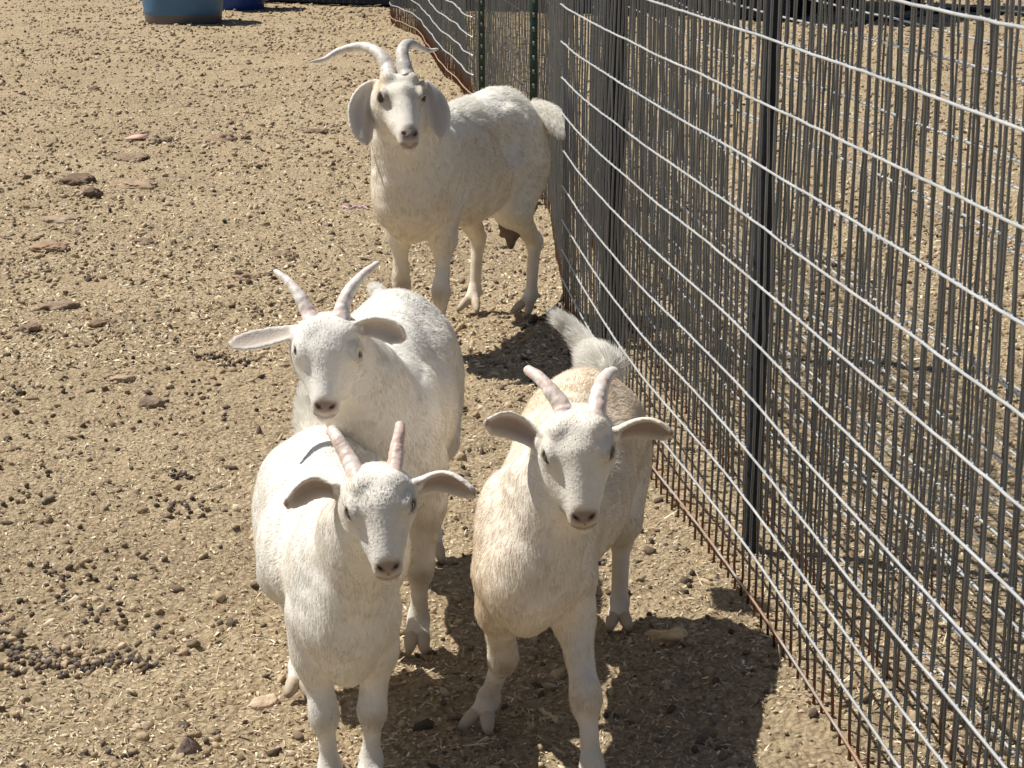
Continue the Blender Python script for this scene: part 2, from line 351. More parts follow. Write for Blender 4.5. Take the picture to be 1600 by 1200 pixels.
rock(385, 437, 40, .25, (.24, .18, .14), 'low crusty clod left of the middle kid\'s horn tip', 109, .1, .8, .35, g1)
rock(1045, 1002, 58, .38, (.56, .44, .29), 'crumbly tan clod catching light inside the right kid\'s shadow', 113, .2, .9, .45, g1)
rock(495, 205, 26, .4, (.16, .12, .095), 'small dark clod left of the horned adult goat\'s ear', 127, 0, 1.2, .3, g1)
# pink scrap, purple twine, stick and black cord
def strip(name, pts, r, mat_col, label, cat, n=6, rough=.6, z0=.004):
    P = np.array([G(*p) for p in pts]); t = np.linspace(0, 1, len(P)); tt = np.linspace(0, 1, len(P) * 6)
    Q = np.stack([np.interp(tt, t, P[:, i]) for i in range(3)], 1); k = np.ones(5) / 5
    for i in range(2): Q[2:-2, i] = np.convolve(Q[:, i], k, 'valid')
    Q[:, 2] = gz(Q[:, 0], Q[:, 1]) + z0 + .002 * np.sin(tt * 17)
    base = Q[0].copy(); v, f = tube_np(Q - base, r, n); A = Acc(); A.add(v, f, mat_col)
    o = A.build(name, colmat(name + '_surface', rough, var=.2)); o.location = base; return tag(o, label, cat)
strip('twine', [(535, 324), (548, 327), (562, 323), (576, 326)], .0035, (.60, .36, .50), 'short pink purple piece of twine on the dirt left of the adult goat', 'twine')
strip('stick', [(845, 1112), (858, 1122), (872, 1135)], .004, (.62, .50, .30), 'short straw coloured stick in the shadow between the right kid\'s front legs', 'stick')
strip('dry_twig', [(678, 70), (690, 66), (702, 60)], .006, (.16, .11, .08), 'thin dark twig lying on the far dirt', 'twig') if False else None
def pink():
    p = G(212, 216); v = np.array([[-.05, -.05, 0], [.04, -.07, .006], [.06, .05, .01], [-.02, .07, .004], [-.05, -.05, .006], [.04, -.07, .012], [.06, .05, .016], [-.02, .07, .01]])
    f = np.array([[4, 5, 6, 7], [0, 3, 2, 1], [0, 1, 5, 4], [1, 2, 6, 5], [2, 3, 7, 6], [3, 0, 4, 7]])
    o = np_mesh('paper_scrap', v, f, colmat('faded_paper', .8, attr=False, base=(.62, .42, .34), var=.15), smooth=False); o.location = (p[0], p[1], float(gz(p[:1], p[1:2])[0]) + .004)
    tag(o, 'faded pink scrap trodden into the upper left dirt', 'scrap')
pink()
# ------------------------------------------------------------------ fences
GALV = (.62, .64, .66); VERT_SHADED = (.165, .185, .22); RUST = (.14, .065, .035)  # upright wires share the metal; their shaded side is put into a darker grey
I0v = np.array([[1,0,0],[-1,0,0],[0,1,0],[0,-1,0],[0,0,1],[0,0,-1]], float); I0f = np.array([[0,2,4],[2,1,4],[1,3,4],[3,0,4],[2,0,5],[1,2,5],[3,1,5],[0,3,5]])
def path_fn(pts):
    P = np.array(pts, float); s = np.concatenate([[0], np.cumsum(np.linalg.norm(np.diff(P, axis=0), axis=1))])
    def f(t):
        x = np.interp(t, s, P[:, 0]); y = np.interp(t, s, P[:, 1]); return np.stack([x, y], -1)
    return f, s[-1]
def smooth_path(pts, n=400, k=25):
    f, L = path_fn(pts); t = np.linspace(0, L, n); Q = f(t); pad = k // 2
    E = np.concatenate([np.repeat(Q[:1], pad, 0), Q, np.repeat(Q[-1:], pad, 0)])
    Q = np.stack([np.convolve(E[:, i], np.ones(k) / k, 'valid') for i in range(2)], 1); return Q
def fence(pts, H, vs, hs, r, seed, label, group, posts=(), z0=.045, rust_h=.10, wob=.0032, rustc=RUST, bow=.0, n_side=6, hwob=.004, rust_low_wires=1, side=1, hcol=(.70, .72, .73)):
    rr = np.random.default_rng(seed); Q = smooth_path(pts); f, L = path_fn(Q); base = np.array([Q[0, 0], Q[0, 1], 0.])
    root = empty('wire_fence', base, label, 'fence', group); A = Acc(); Bh = Acc()
    nrm_ = lambda t: (lambda d: np.stack([-d[:, 1], d[:, 0]], -1) / np.linalg.norm(d, axis=1)[:, None])(f(np.minimum(t + .02, L)) - f(np.maximum(t - .02, 0)))
    zrows = np.array([z for z in (.03, .11, .196, .287, .390, .497, .603, .706, .808, .914, 1.022, 1.13, 1.24, 1.33) if z <= H + .01]) if hs is None else np.arange(z0, H + .001, hs)
    def off(t, z): # gentle warp of the sheet
        return bow * (np.sin(t * 1.7 + z * 1.5 + seed) + .35 * np.sin(t * 3.3 + z * 4 + 2 * seed))
    for t in np.arange(.01, L, vs):
        zz = [-.04]
        for z in zrows: zz += [z - .012, z + .012]
        zz = np.array(zz); tt = np.clip(t + rr.normal() * .001 + np.cumsum(rr.normal(size=len(zz)) * wob * .35) * .5, 0, L)
        p = f(tt); nn = nrm_(tt); o_ = off(tt, zz) + rr.normal(size=len(zz)) * wob * .3 + side * r * 1.6
        P = np.concatenate([p + nn * o_[:, None], zz[:, None]], 1)
        v, fs = tube_np(P, r * 1.08, n_side)
        zc = v[:, 2] + rr.normal(size=len(v)) * .012; w = np.clip((rust_h - zc) / (rust_h * .5), 0, 1)[:, None]
        A.add(v, fs, np.array(VERT_SHADED) * (.8 + .4 * rr.random()) * (1 - w) + np.array(rustc) * w)
    m = max(8, int(L / .05)); t = np.linspace(0, L, m)
    for k, z in enumerate(zrows):
        zz = z + hwob * (.35 * np.sin(t * 2.3 + seed + k * .5) + .15 * np.sin(t * 9 + k * 2.1 + seed)) + .0004 * rr.normal(size=m)
        p = f(t); nn = nrm_(t); P = np.concatenate([p + nn * (off(t, zz))[:, None], zz[:, None]], 1)
        v, fs = tube_np(P, r * 1.0, n_side)
        if k < rust_low_wires:
            w = np.clip(.65 + .6 * rr.normal(size=m), .15, 1); c = np.repeat((np.array(GALV) * (1 - w[:, None]) + np.array((.60, .40, .28)) * w[:, None]), n_side, 0)
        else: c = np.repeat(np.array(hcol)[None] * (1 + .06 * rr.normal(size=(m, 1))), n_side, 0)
        Bh.add(v, fs, np.clip(c, 0, 1))
        tk = np.arange(.01, L, vs)[::1]; pk = f(tk); nk = nrm_(tk); ok = off(tk, np.full(len(tk), z)); zk = np.interp(tk, t, zz)
        ctr = np.concatenate([pk + nk * (ok + side * r * .8)[:, None], zk[:, None]], 1); nk_ = len(ctr); rs = r * (1.55 + .3 * rr.random((nk_, 1)))
        vv, ff = stamp(I0v, I0f, ctr, np.tile(np.eye(3), (nk_, 1, 1)), np.concatenate([rs, rs, rs * .9], 1), .05)
        Bh.add(vv, ff, np.array((.40, .22, .13)) if k < rust_low_wires else np.array(hcol) * .8)
    A.build('upright_wires', M_wire, root, True, base); Bh.build('cross_wires', M_wire_lit, root, True, base)
    for pp in posts: post(root, base, *pp)
    return root
M_post = colmat('post_metal', .6, .0, attr=False, base=(.016, .019, .028), var=.2, bump=(80, .3, .002))
M_green = colmat('green_post_paint', .5, 0, attr=False, base=(.030, .060, .045), var=.25, bump=(60, .3, .002))
M_stud = colmat('post_stud', .5, 0, attr=False, base=(.20, .22, .20), var=.1)
def boxv(c, s):
    c = np.asarray(c, float); s = np.asarray(s, float) / 2
    v = np.array([[x, y, z] for z in (-1, 1) for y in (-1, 1) for x in (-1, 1)]) * s + c
    return v, np.array([[0, 2, 3, 1], [4, 5, 7, 6], [0, 1, 5, 4], [2, 6, 7, 3], [0, 4, 6, 2], [1, 3, 7, 5]])
def post(root, base, x, y, h, kind, tilt=(0, 0), pr=.024):
    x0, y0 = x - base[0], y - base[1]
    if kind == 'tube':
        z = np.linspace(-.1, h, 10); P = np.stack([x0 + tilt[0] * z, y0 + tilt[1] * z, z], 1); v, f = tube_np(P, pr, 20)
        A = Acc(); A.add(v, f, (1, 1, 1)); o = A.build('post', M_post, root)
        v, f = tube_np(np.array([P[-1], P[-1] + [0, 0, .012], P[-1] + [0, 0, .02]]), [pr + .003, pr + .003, pr * .6], 20)
        A = Acc(); A.add(v, f, (1, 1, 1)); c = A.build('post_cap', M_post, o)
    else:
        A = Acc()
        for c, s in (((0, 0, h / 2 - .1), (.032, .005, h + .2)), ((0, .016, h / 2 - .1), (.005, .028, h + .2))):
            v, f = boxv(np.array(c) + [x0, y0, 0], s); A.add(v, f)
        o = A.build('post', M_green, root, False); A = Acc()
        for k in range(int(h / .055)):
            v, f = boxv((x0 + .0, y0 - .0055, .08 + k * .055), (.009, .007, .018)); A.add(v, f)
        A.build('stud', M_stud, o, False)['kind'] = 'stuff'
FP = [G(875, 485), G(905, 545), G(1010, 730), G(1130, 905), G(1230, 1060), G(1335, 1220)]
FP = [p[:2] for p in FP]
d_ = (FP[-1] - FP[2]); d_ /= np.linalg.norm(d_)
near = FP[:-1] + [FP[-1], FP[-1] + d_ * 1.7]
n_ = np.array([-d_[1], d_[0]]); n_ = n_ if n_[0] > 0 else -n_
fg = 'welded wire fences of the pen'
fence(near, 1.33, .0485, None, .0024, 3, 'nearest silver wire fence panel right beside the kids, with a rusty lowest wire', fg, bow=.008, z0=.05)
back = [np.array(p) + n_ * .17 for p in near]; back = [back[0] + np.array([-.02, 1.4])] + back
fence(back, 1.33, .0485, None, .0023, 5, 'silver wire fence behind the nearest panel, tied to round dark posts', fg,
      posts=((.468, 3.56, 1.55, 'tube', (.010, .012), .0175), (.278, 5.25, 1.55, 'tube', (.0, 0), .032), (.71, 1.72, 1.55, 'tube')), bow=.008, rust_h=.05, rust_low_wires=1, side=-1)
third = [np.array(p) + n_ * .33 + np.array([0, .1]) for p in near[1:]]; third = [third[0] + np.array([-.06, 1.6])] + third
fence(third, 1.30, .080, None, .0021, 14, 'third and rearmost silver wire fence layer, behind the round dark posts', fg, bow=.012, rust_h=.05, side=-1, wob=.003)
sheet_b = [(-.215, 10.95), G(745, 165)[:2], (-.05, 9.4), G(858, 330)[:2], (.160, 6.4), (FP[0][0] + .03, FP[0][1] + .06)]
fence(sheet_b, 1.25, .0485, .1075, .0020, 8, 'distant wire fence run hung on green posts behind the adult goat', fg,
      posts=((-.155, 9.93, 1.5, 'T'), (.085, 7.6, 1.5, 'T', )), bow=.006, rust_h=.05, side=-1, hcol=(.34, .35, .37))  # cross wires dimmed by colour, standing in for their turn from the sun
sheet_a = [G(608, 22)[:2] + [0, .4], G(613, 34)[:2], G(655, 62)[:2], G(690, 105)[:2], G(722, 152)[:2], G(743, 160)[:2] + [0, -.1]]
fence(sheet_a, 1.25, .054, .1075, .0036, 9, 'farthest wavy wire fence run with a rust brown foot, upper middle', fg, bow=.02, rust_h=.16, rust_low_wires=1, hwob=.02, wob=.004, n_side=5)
strip('cord', [(884, 446), (876, 468), (858, 486), (838, 497), (815, 512)], .0045, (.02, .02, .022), 'thin black cord running from the fence foot behind the right kid\'s tail', 'cord')
# ------------------------------------------------------------------ far things: tubs, shed, hose
def lathe(prof, n=48):
    a = np.arange(n) / n * 2 * math.pi; v = np.concatenate([np.stack([r * np.cos(a), r * np.sin(a), np.full(n, z)], 1) for r, z in prof]); m = len(prof)
    i = np.arange(m - 1)[:, None] * n; j = np.arange(n)[None]; j2 = (j + 1) % n
    return v, [np.stack([i + j, i + j2, i + n + j2, i + n + j], -1).reshape(-1, 4), np.arange(n)[None, ::-1]]
def tub(px, py, r, h, col, label, rimcol=None, foot=False):
    p = G(px, py); root = empty('water_tub', (p[0], p[1], -.01), label, 'tub', 'blue tubs at the far end of the pen')
    prof = [(r * .93, .0), (r * .95, .012), (r * .965, .075), (r * .97, .085), (r * .985, .095), (r * .985, .13), (r * 1.0, .15), (r * 1.03, h * .6), (r * 1.05, h - .03), (r * 1.08, h - .02), (r * 1.09, h), (r * 1.03, h), (r * 1.0, h - .03), (r * .93, .03), (0.001, .03)]
    v, f = lathe(prof); c = np.tile(np.array(col), (len(v), 1)); zz = v[:, 2]
    if foot: c[zz < .08] = (.13, .12, .125)
    np_mesh('tub_wall', v, f, colmat('tub_plastic', .45, spec=.4, var=.08, varscale=6, bump=(14, .3, .01)), root, True, c)
    v, f = lathe([(r * .99, h - .12), (r * .0 + .001, h - .12)]); o = np_mesh('water', v, [f[0]], colmat('tub_water', .05, attr=False, base=(.02, .03, .035), spec=.5), root)
    v, f = lathe([(r * 1.09, h - .03), (r * 1.12, h - .02), (r * 1.13, h), (r * 1.10, h + .012), (r * 1.05, h + .004)]); np_mesh('rim', v, [f[0]], colmat('tub_rim', .45, attr=False, base=col), root)
    return root
tub(287, 33, .345, .50, (.065, .17, .32), 'pale blue tub with a dark scuffed foot at the top left', foot=True)
tub(364, 13, .31, .62, (.012, .055, .27), 'deep blue tub half hidden behind the pale blue one')
def shed():
    a = G(395, 3)[:2]; b = G(1225, 33)[:2]; c = (a + b) / 2; L = np.linalg.norm(b - a); ang = math.atan2(*(b - a)[::-1]); h = 2.1; dp = 2.4
    root = empty('shed', (c[0], c[1], 0), 'dark blue corrugated metal shelter across the far end of the pen', 'shed', rz=ang)
    n = int(L / .019); x = np.linspace(-L / 2, L / 2, n); y = .009 * np.sin(x / .076 * 2 * math.pi) 
    def sheet(fn, name, mt):
        v0 = np.array([fn(xx, yy, 0) for xx, yy in zip(x, y)]); v1 = np.array([fn(xx, yy, 1) for xx, yy in zip(x, y)])
        tk = np.array([0, .006, 0]) if name != 'roof' else np.array([0, 0, .006])
        v = np.concatenate([v0, v1, v0 + tk, v1 + tk]); i = np.arange(n - 1)
        f = np.concatenate([np.stack([i, i + 1, i + n + 1, i + n], 1), np.stack([i + 2*n, i + 3*n, i + 3*n + 1, i + 2*n + 1], 1), np.stack([i + n, i + n + 1, i + 3*n + 1, i + 3*n], 1)])
        return np_mesh(name, v, f, mt, root)
    mt = colmat('shed_sheet', .5, .2, attr=False, base=(.016, .022, .042), var=.2, varscale=3)
    sheet(lambda xx, yy, t: (xx, yy, .02 + t * (h - .02)), 'front_wall', mt)
    sheet(lambda xx, yy, t: (xx, yy + dp, .02 + t * (h + .28)), 'rear_wall', mt)
    sheet(lambda xx, yy, t: (xx * 1.02, -.25 + t * (dp + .5), h + .03 + yy + t * .34), 'roof', mt)
    for sx in (-1, 1):
        v, f = boxv((sx * (L / 2 + .02), dp / 2, (h - .1) / 2 + .03), (.03, dp - .05, h - .1)); np_mesh('side_wall', v, f, mt, root, False)
        v, f = boxv((sx * (L / 2 - .05), -.05, h / 2), (.07, .07, h)); np_mesh('corner_post', v, f, M_post, root, False)
shed()
strip('hose', [(1330, 42), (1365, 30), (1400, 34), (1450, 22), (1510, 17), (1600, 24), (1700, 30)], .028, (.012, .013, .016), 'black hose lying across the ground beyond the fence, top right', 'hose', 10, .5, .02)
def bucket():
    p = G(1425, 16); root = empty('feed_bucket', (p[0], p[1], 0), 'black rubber bucket beyond the fence at the top right', 'bucket')
    v, f = lathe([(.10, 0), (.105, .02), (.13, .26), (.145, .265), (.145, .28), (.125, .28), (.10, .03), (.001, .03)], 32)
    m = colmat('black_rubber', .6, attr=False, base=(.015, .016, .018), var=.2); np_mesh('bucket_wall', v, f, m, root)
    a = np.linspace(0, math.pi, 20); v, f = tube_np(np.stack([.145 * np.cos(a), -.02 * np.sin(a) - .14 * np.sin(a), .27 - .05 * np.sin(a)], 1), .004, 8)
    A = Acc(); A.add(v, f, (.5, .5, .52)); A.build('handle', M_wire, root)
bucket()
# ------------------------------------------------------------------ goats
class Body:
    """implicit body: smooth union of tapered capsules and ellipsoids, meshed as one continuous surface"""
    def __init__(s, vox):
        s.p = []; s.vox = vox; s.ears = []; s.cut = []
    def cone(s, a, b, r1, r2, k=.02, flow=(0, 0, -1), col=None, hl=1., w=None):
        s.p.append(dict(t='c', a=np.asarray(a, float), b=np.asarray(b, float), r1=r1, r2=r2, k=k, flow=np.asarray(flow, float), col=col, hl=hl))
    def ell(s, c, r, R=None, k=.02, flow=(0, 0, -1), col=None, hl=1.):
        s.p.append(dict(t='e', c=np.asarray(c, float), r=np.asarray(r, float), R=np.eye(3) if R is None else R, k=k, flow=np.asarray(flow, float), col=col, hl=hl))
    def dist(s, q, P):
        if q['t'] == 'c':
            ab = q['b'] - q['a']; t = np.clip(((P - q['a']) @ ab) / (ab @ ab + 1e-12), 0, 1)
            return np.linalg.norm(P - q['a'] - t[..., None] * ab, axis=-1) - (q['r1'] + (q['r2'] - q['r1']) * t)
        L = (P - q['c']) @ q['R']; k0 = np.linalg.norm(L / q['r'], axis=-1); k1 = np.linalg.norm(L / q['r'] ** 2, axis=-1)
        return k0 * (k0 - 1) / (k1 + 1e-9)
    def bbox(s, q):
        if q['t'] == 'c':
            r = max(q['r1'], q['r2']); return np.minimum(q['a'], q['b']) - r, np.maximum(q['a'], q['b']) + r
        e = np.sqrt(((q['R'] * q['r']) ** 2).sum(1)); return q['c'] - e, q['c'] + e
    def field(s):
        h = s.vox; lo = np.min([s.bbox(q)[0] for q in s.p] + [e.min(0) for e, _ in s.ears], 0) - .02; hi = np.max([s.bbox(q)[1] for q in s.p] + [e.max(0) for e, _ in s.ears], 0) + .02
        n = np.ceil((hi - lo) / h).astype(int) + 1; F = np.full(n, .05, np.float32); ax = [lo[i] + np.arange(n[i]) * h for i in range(3)]
        def box(b0, b1, m):
            i0 = np.clip(np.floor((b0 - m - lo) / h).astype(int), 0, n - 1); i1 = np.clip(np.ceil((b1 + m - lo) / h).astype(int) + 1, 1, n)
            sl_ = tuple(slice(i0[i], i1[i]) for i in range(3)); X = np.stack(np.meshgrid(*[ax[i][sl_[i]] for i in range(3)], indexing='ij'), -1); return sl_, X
        for q in s.p:
            sl_, X = box(*s.bbox(q), q['k'] + 3 * h); d = s.dist(q, X); f = F[sl_]; k = q['k']
            hh = np.clip(.5 + .5 * (f - d) / k, 0, 1); F[sl_] = f * (1 - hh) + d * hh - k * hh * (1 - hh)
        for c, r, k in s.cut:
            c = np.asarray(c, float); q = dict(t='e', c=c, r=np.asarray(r[0], float), R=r[1]); sl_, X = box(*s.bbox(q), k + 2 * h); d = -s.dist(q, X); f = F[sl_]
            hh = np.clip(.5 - .5 * (f - d) / k, 0, 1); F[sl_] = f * (1 - hh) + d * hh + k * hh * (1 - hh)
        if s.ears:
            E = np.full(n, .05, np.float32)
            for P, r in s.ears:
                for c, rr in zip(P, r):
                    i0 = np.clip(np.floor((c - rr - 2.5 * h - lo) / h).astype(int), 0, n - 1); i1 = np.clip(np.ceil((c + rr + 2.5 * h - lo) / h).astype(int) + 1, 1, n)
                    a, b, d_ = [ax[i][i0[i]:i1[i]] - c[i] for i in range(3)]
                    d = np.sqrt(a[:, None, None] ** 2 + b[None, :, None] ** 2 + d_[None, None, :] ** 2) - rr
                    v = E[i0[0]:i1[0], i0[1]:i1[1], i0[2]:i1[2]]; np.minimum(v, d, out=v)
            k = .006; hh = np.clip(.5 + .5 * (F - E) / k, 0, 1); F = F * (1 - hh) + E * hh - k * hh * (1 - hh)
        return F, lo
    def mesh(s):
        F, lo = s.field(); h = s.vox; ins = F < 0; n = np.array(F.shape); nc = n - 1
        cid = lambda i, j, k: (i * nc[1] + j) * nc[2] + k
        tot = int(nc.prod()); sums = np.zeros((3, tot), np.float32); cnt = np.zeros(tot, np.float32); quads = []
        for a in range(3):
            A_ = [slice(None)] * 3; B_ = [slice(None)] * 3; A_[a] = slice(0, -1); B_[a] = slice(1, None)
            I = np.stack(np.nonzero(ins[tuple(A_)] != ins[tuple(B_)]), 1); J = I.copy(); J[:, a] += 1
            f0 = F[tuple(I.T)]; f1 = F[tuple(J.T)]; t = f0 / (f0 - f1); P = I.astype(np.float32); P[:, a] += t
            b, c = [(1, 2), (2, 0), (0, 1)][a]; cs = []
            for db, dc in ((-1, -1), (0, -1), (0, 0), (-1, 0)):
                K = I.copy(); K[:, b] += db; K[:, c] += dc; cc = cid(K[:, 0], K[:, 1], K[:, 2]); cs.append(cc)
                for x in range(3): sums[x] += np.bincount(cc, P[:, x], tot).astype(np.float32)
                cnt += np.bincount(cc, minlength=tot)
            Q = np.stack(cs, 1); fl = f0 > 0; Q[fl] = Q[fl][:, ::-1]; quads.append(Q)
        Q = np.concatenate(quads); used = np.nonzero(cnt)[0]; mp = np.full(tot, -1, np.int64); mp[used] = np.arange(len(used))
        v = (sums[:, used] / cnt[used]).T * h + lo; Q = mp[Q]
        E = np.concatenate([Q[:, [0, 1]], Q[:, [1, 2]], Q[:, [2, 3]], Q[:, [3, 0]]]); nv = len(v); deg = np.bincount(E.ravel(), minlength=nv)
        s.lap = lambda x: np.stack([(np.bincount(E[:, 0], x[E[:, 1], i], nv) + np.bincount(E[:, 1], x[E[:, 0], i], nv)) / deg for i in range(x.shape[1])], 1)
        for lam in (.5, -.33, .5, -.33): v = v + lam * (s.lap(v) - v)
        return v, Q
def vnormals(v, Q):
    n = np.cross(v[Q[:, 2]] - v[Q[:, 0]], v[Q[:, 3]] - v[Q[:, 1]]); N = np.zeros_like(v)
    for k in range(4):
        for i in range(3): N[:, i] += np.bincount(Q[:, k], n[:, i], len(v))
    return N / (np.linalg.norm(N, axis=1)[:, None] + 1e-12)
def bez(a, m, b, t):
    """curve through a, m (middle), b"""
    c = 2 * m - .5 * (a + b); t = t[:, None]; return a * (1 - t) ** 2 + 2 * c * t * (1 - t) + b * t ** 2
def horn(root, base, pts, r0, r1, ring, cols, seed, name='horn', tipc=None):
    P = np.array(pts); m = 60; s_ = np.linspace(0, len(P) - 1, m)
    # Catmull-Rom
    E = np.vstack([2 * P[0] - P[1], P, 2 * P[-1] - P[-2]]); Q = []
    for x in s_:
        i = min(int(x), len(P) - 2); t = x - i; p0, p1, p2, p3 = E[i:i + 4]
        Q.append(.5 * ((2 * p1) + (-p0 + p2) * t + (2 * p0 - 5 * p1 + 4 * p2 - p3) * t * t + (-p0 + 3 * p1 - 3 * p2 + p3) * t ** 3))
    Q = np.array(Q); t = np.linspace(0, 1, m); r = r0 + (r1 - r0) * t ** .9; r = r * (1 + ring * np.sin(t * 46 + seed) * (1 - t)); r[-3:] *= [.85, .6, .25]
    v, f = tube_np(Q, r, 20); n = np.repeat(t, 20)
    ns = vnoise(v, 130, seed); v = v + (v - np.repeat(Q, 20, 0)) * (.07 * ns + .05 * vnoise(v, 300, seed + 4) + .010 * np.sin(n * 61 + 3 * ns))[:, None]
    w = np.clip(.5 + 1.3 * vnoise(v, 75, seed + 1), 0, 1)[:, None]; c = np.array(cols[0]) * (1 - w) + np.array(cols[1]) * w
    w3 = np.clip(vnoise(v, 190, seed + 7) * 2 - .5, 0, .6)[:, None]; c = c * (1 - w3) + np.array((.50, .44, .40)) * w3
    w2 = (np.clip((n - .8) / .2, 0, 1) * .5)[:, None]; c = c * (1 - w2) + np.array(tipc or cols[1]) * w2
    o = np_mesh(name, v - base, f, M_horn, root, True, np.clip(c, 0, 1)); return o
HRES = 1.0
def goat(name, base, label, sp):
    rr = np.random.default_rng(sp['seed']); root = empty(name, base, label, 'goat', sp.get('group', 'white goats standing in the pen'))
    base = np.asarray(base, float); B = Body(sp['vox']); s = sp['s']; fm, hm = np.asarray(sp['front'], float), np.asarray(sp['hind'], float)
    ax = fm - hm; Lg = np.linalg.norm(ax[:2]); f = V(ax[0] / Lg, ax[1] / Lg, 0); rt = V(f[1], -f[0], 0); sy = Lg / .75; mid = hm + f * Lg * (.42 / .75); wx = sp.get('wx', 1.)
    R0 = np.stack([rt, f, V(0, 0, 1)], 1)
    def T(x, y, z): return mid + rt * x * s * wx + f * y * sy + V(0, 0, z * s)
    bk = lambda d: -f * .8 + V(0, 0, -d)
    c1 = sp['c_body']; k = .05 * s
    def el(x, y, z, a, b, c, kk=.07, fl=.5, tilt=0, **kw):
        R = R0
        if tilt: ct, st = math.cos(tilt), math.sin(tilt); R = R0 @ np.array([[1, 0, 0], [0, ct, -st], [0, st, ct]])
        B.ell(T(x, y, z), (a * s * wx, b * sy, c * s), R, kk * s, bk(fl), **kw)
    el(0, -.40, .78, .17, .19, .16, .1, .7)
    B.cone(T(0, -.38, .85), T(0, .30, .86), .10 * s, .09 * s, .08 * s, bk(.15), hl=sp.get('ridge', 1.2))
    el(0, -.08, .665, .185 * sp.get('belly', 1), .37, .215, .09, .5)
    el(0, .25, .73, .135 * sp.get('cw', 1), .20, .17, .09, .5); el(0, .27, .58 + sp.get('chest_up', 0), .095 * sp.get('cw', 1), .17, .14, .09, .5)
    cu = sp.get('chest_up', 0); el(0, .40, .62 + cu, .095, .12, .15, .08, .9); el(0, .40, .50 + cu, .055, .09, .09, .07, .9)
    for sd in (-1, 1):
        el(sd * (sp.get('lat', .10) + .003), .31, .68, .052, .12, .20, .07, .9, -.25); el(sd * .11, -.40, .64, .09, .16, .20, .09, 1.2, .15)
        el(sd * .115, -.23, .81, .04, .08, .035, .10, .5)
    if sp.get('ribs'):
        for sd in (-1, 1):
            el(sd * .115, -.27, .875, .03, .055, .03, .03, .5); B.cut.append((T(sd * .19, -.17, .80), (np.array([.035 * s, .09 * s, .08 * s]), R0), .08 * s))
    # ---- legs
    hooves = []
    lw = sp.get('leg', 1.)
    lwh = sp.get('legh', lw); lw = sp.get('legf', lw)
    for i, (fx, fy, kx, ky, bend) in enumerate(sp['fl']):
        sd = -1 if i == 0 else 1; foot = V(fx, fy, 0); lt = sp.get('lat', .10); sh = T(sd * lt, .33, .60); el_ = T(sd * lt * 1.04, .315, .47)
        kn = V(fx, fy, 0) * .62 + V(el_[0], el_[1], 0) * .38 + V(kx, ky, .27 * s); fe = foot + V((kn[0] - fx) * .22, .008, .085 * s)
        B.cone(sh, el_, .072 * s * lw, .058 * s * lw, .05 * s, V(0, 0, -1)); B.cone(el_, kn, .056 * s * lw, .036 * s * lw, .05 * s, V(0, 0, -1), hl=.8)
        B.ell(kn + V(0, -.006, 0), (.0355 * s * lw, .039 * s * lw, .06 * s), None, .045 * s, V(0, 0, -1), hl=.65)
        B.cone(kn, fe, .031 * s * lw, .027 * s * lw, .03 * s, V(0, 0, -1), hl=.6); B.ell(fe, (.034 * s * lw, .036 * s * lw, .042 * s), None, .03 * s, V(0, 0, -1), hl=.55)
        hooves.append((foot, fe, sp['toe'][i])); B.knee = getattr(B, 'knee', []) + [kn]
    lw = lwh
    for i, (fx, fy, hx, hy) in enumerate(sp['hl']):
        sd = -1 if i == 0 else 1; foot = V(fx, fy, 0); hip = T(sd * .10, -.42, .66); st = T(sd * .12, -.30, .48)
        hk = V(fx, fy, 0) - f * .055 * s + V(hx, hy, .31 * s); fe = foot - f * .02 * s + V(0, 0, .085 * s)
        B.cone(hip, st, .11 * s, .085 * s * lw, .06 * s, V(0, 0, -1)); B.cone(st, hk, .072 * s * lw, .040 * s * lw, .05 * s, V(0, 0, -1), hl=.8)
        B.ell(hk, (.038 * s * lw, .047 * s * lw, .05 * s), None, .02 * s, V(0, 0, -1), hl=.5)
        B.cone(hk, fe, .034 * s * lw, .029 * s * lw, .02 * s, V(0, 0, -1), hl=.5); B.ell(fe, (.036 * s * lw, .037 * s * lw, .037 * s), None, .015 * s, V(0, 0, -1), hl=.5)
        hooves.append((foot, fe, sp['toe'][2 + i]))
    toes = []
    for foot, fe, (tx, ty, spread) in hooves:
        tdir = nz(V(tx, ty, 0)); tsd = V(tdir[1], -tdir[0], 0); m_ = foot + tdir * .018 * s + V(0, 0, .055 * s)
        for q in (-1, 1):
            a = m_ + tsd * q * .016 * s; b = foot + tdir * .080 * s + tsd * q * (.024 + spread * 1.4) * s + V(0, 0, .013 * s)
            B.cone(fe, a, .030 * s * lw, .024 * s * lw, .012 * s, V(0, 0, -1), hl=.4); toes.append((a, b, tdir, tsd * q))
            B.cone(fe - tdir * .02 * s, fe - tdir * .035 * s + tsd * q * .02 * s - V(0, 0, .012 * s), .012 * s, .009 * s, .01 * s, V(0, 0, -1), hl=.4)
    # ---- head
    E, N = sp['eye_mid'], sp['nose']; U = np.linalg.norm(N - E); n = (N - E) / U; b = sp['eyes'][1] - sp['eyes'][0]; b = nz(b - n * b.dot(n)); c = np.cross(b, n); c = c if c[2] > 0 else -c
    hw = sp.get('hw', 1.); HR = np.stack([n, b, c], 1)
    def H(a_, b_, c_): return E + U * (n * a_ + b * b_ * hw + c * c_)
    hb = lambda o=0.: -n + b * o + c * .15
    def he(a_, b_, c_, ra, rb, rc, kk=.1, fl=None, hl=.55): B.ell(H(a_, b_, c_), (ra * U, rb * U * hw, rc * U), HR, kk * U, hb() if fl is None else fl, hl=hl)
    def hc(p, q, r1, r2, kk=.12, fl=None, hl=.55): B.cone(H(*p), H(*q), r1 * U * hw, r2 * U * hw, kk * U, hb() if fl is None else fl, hl=hl)
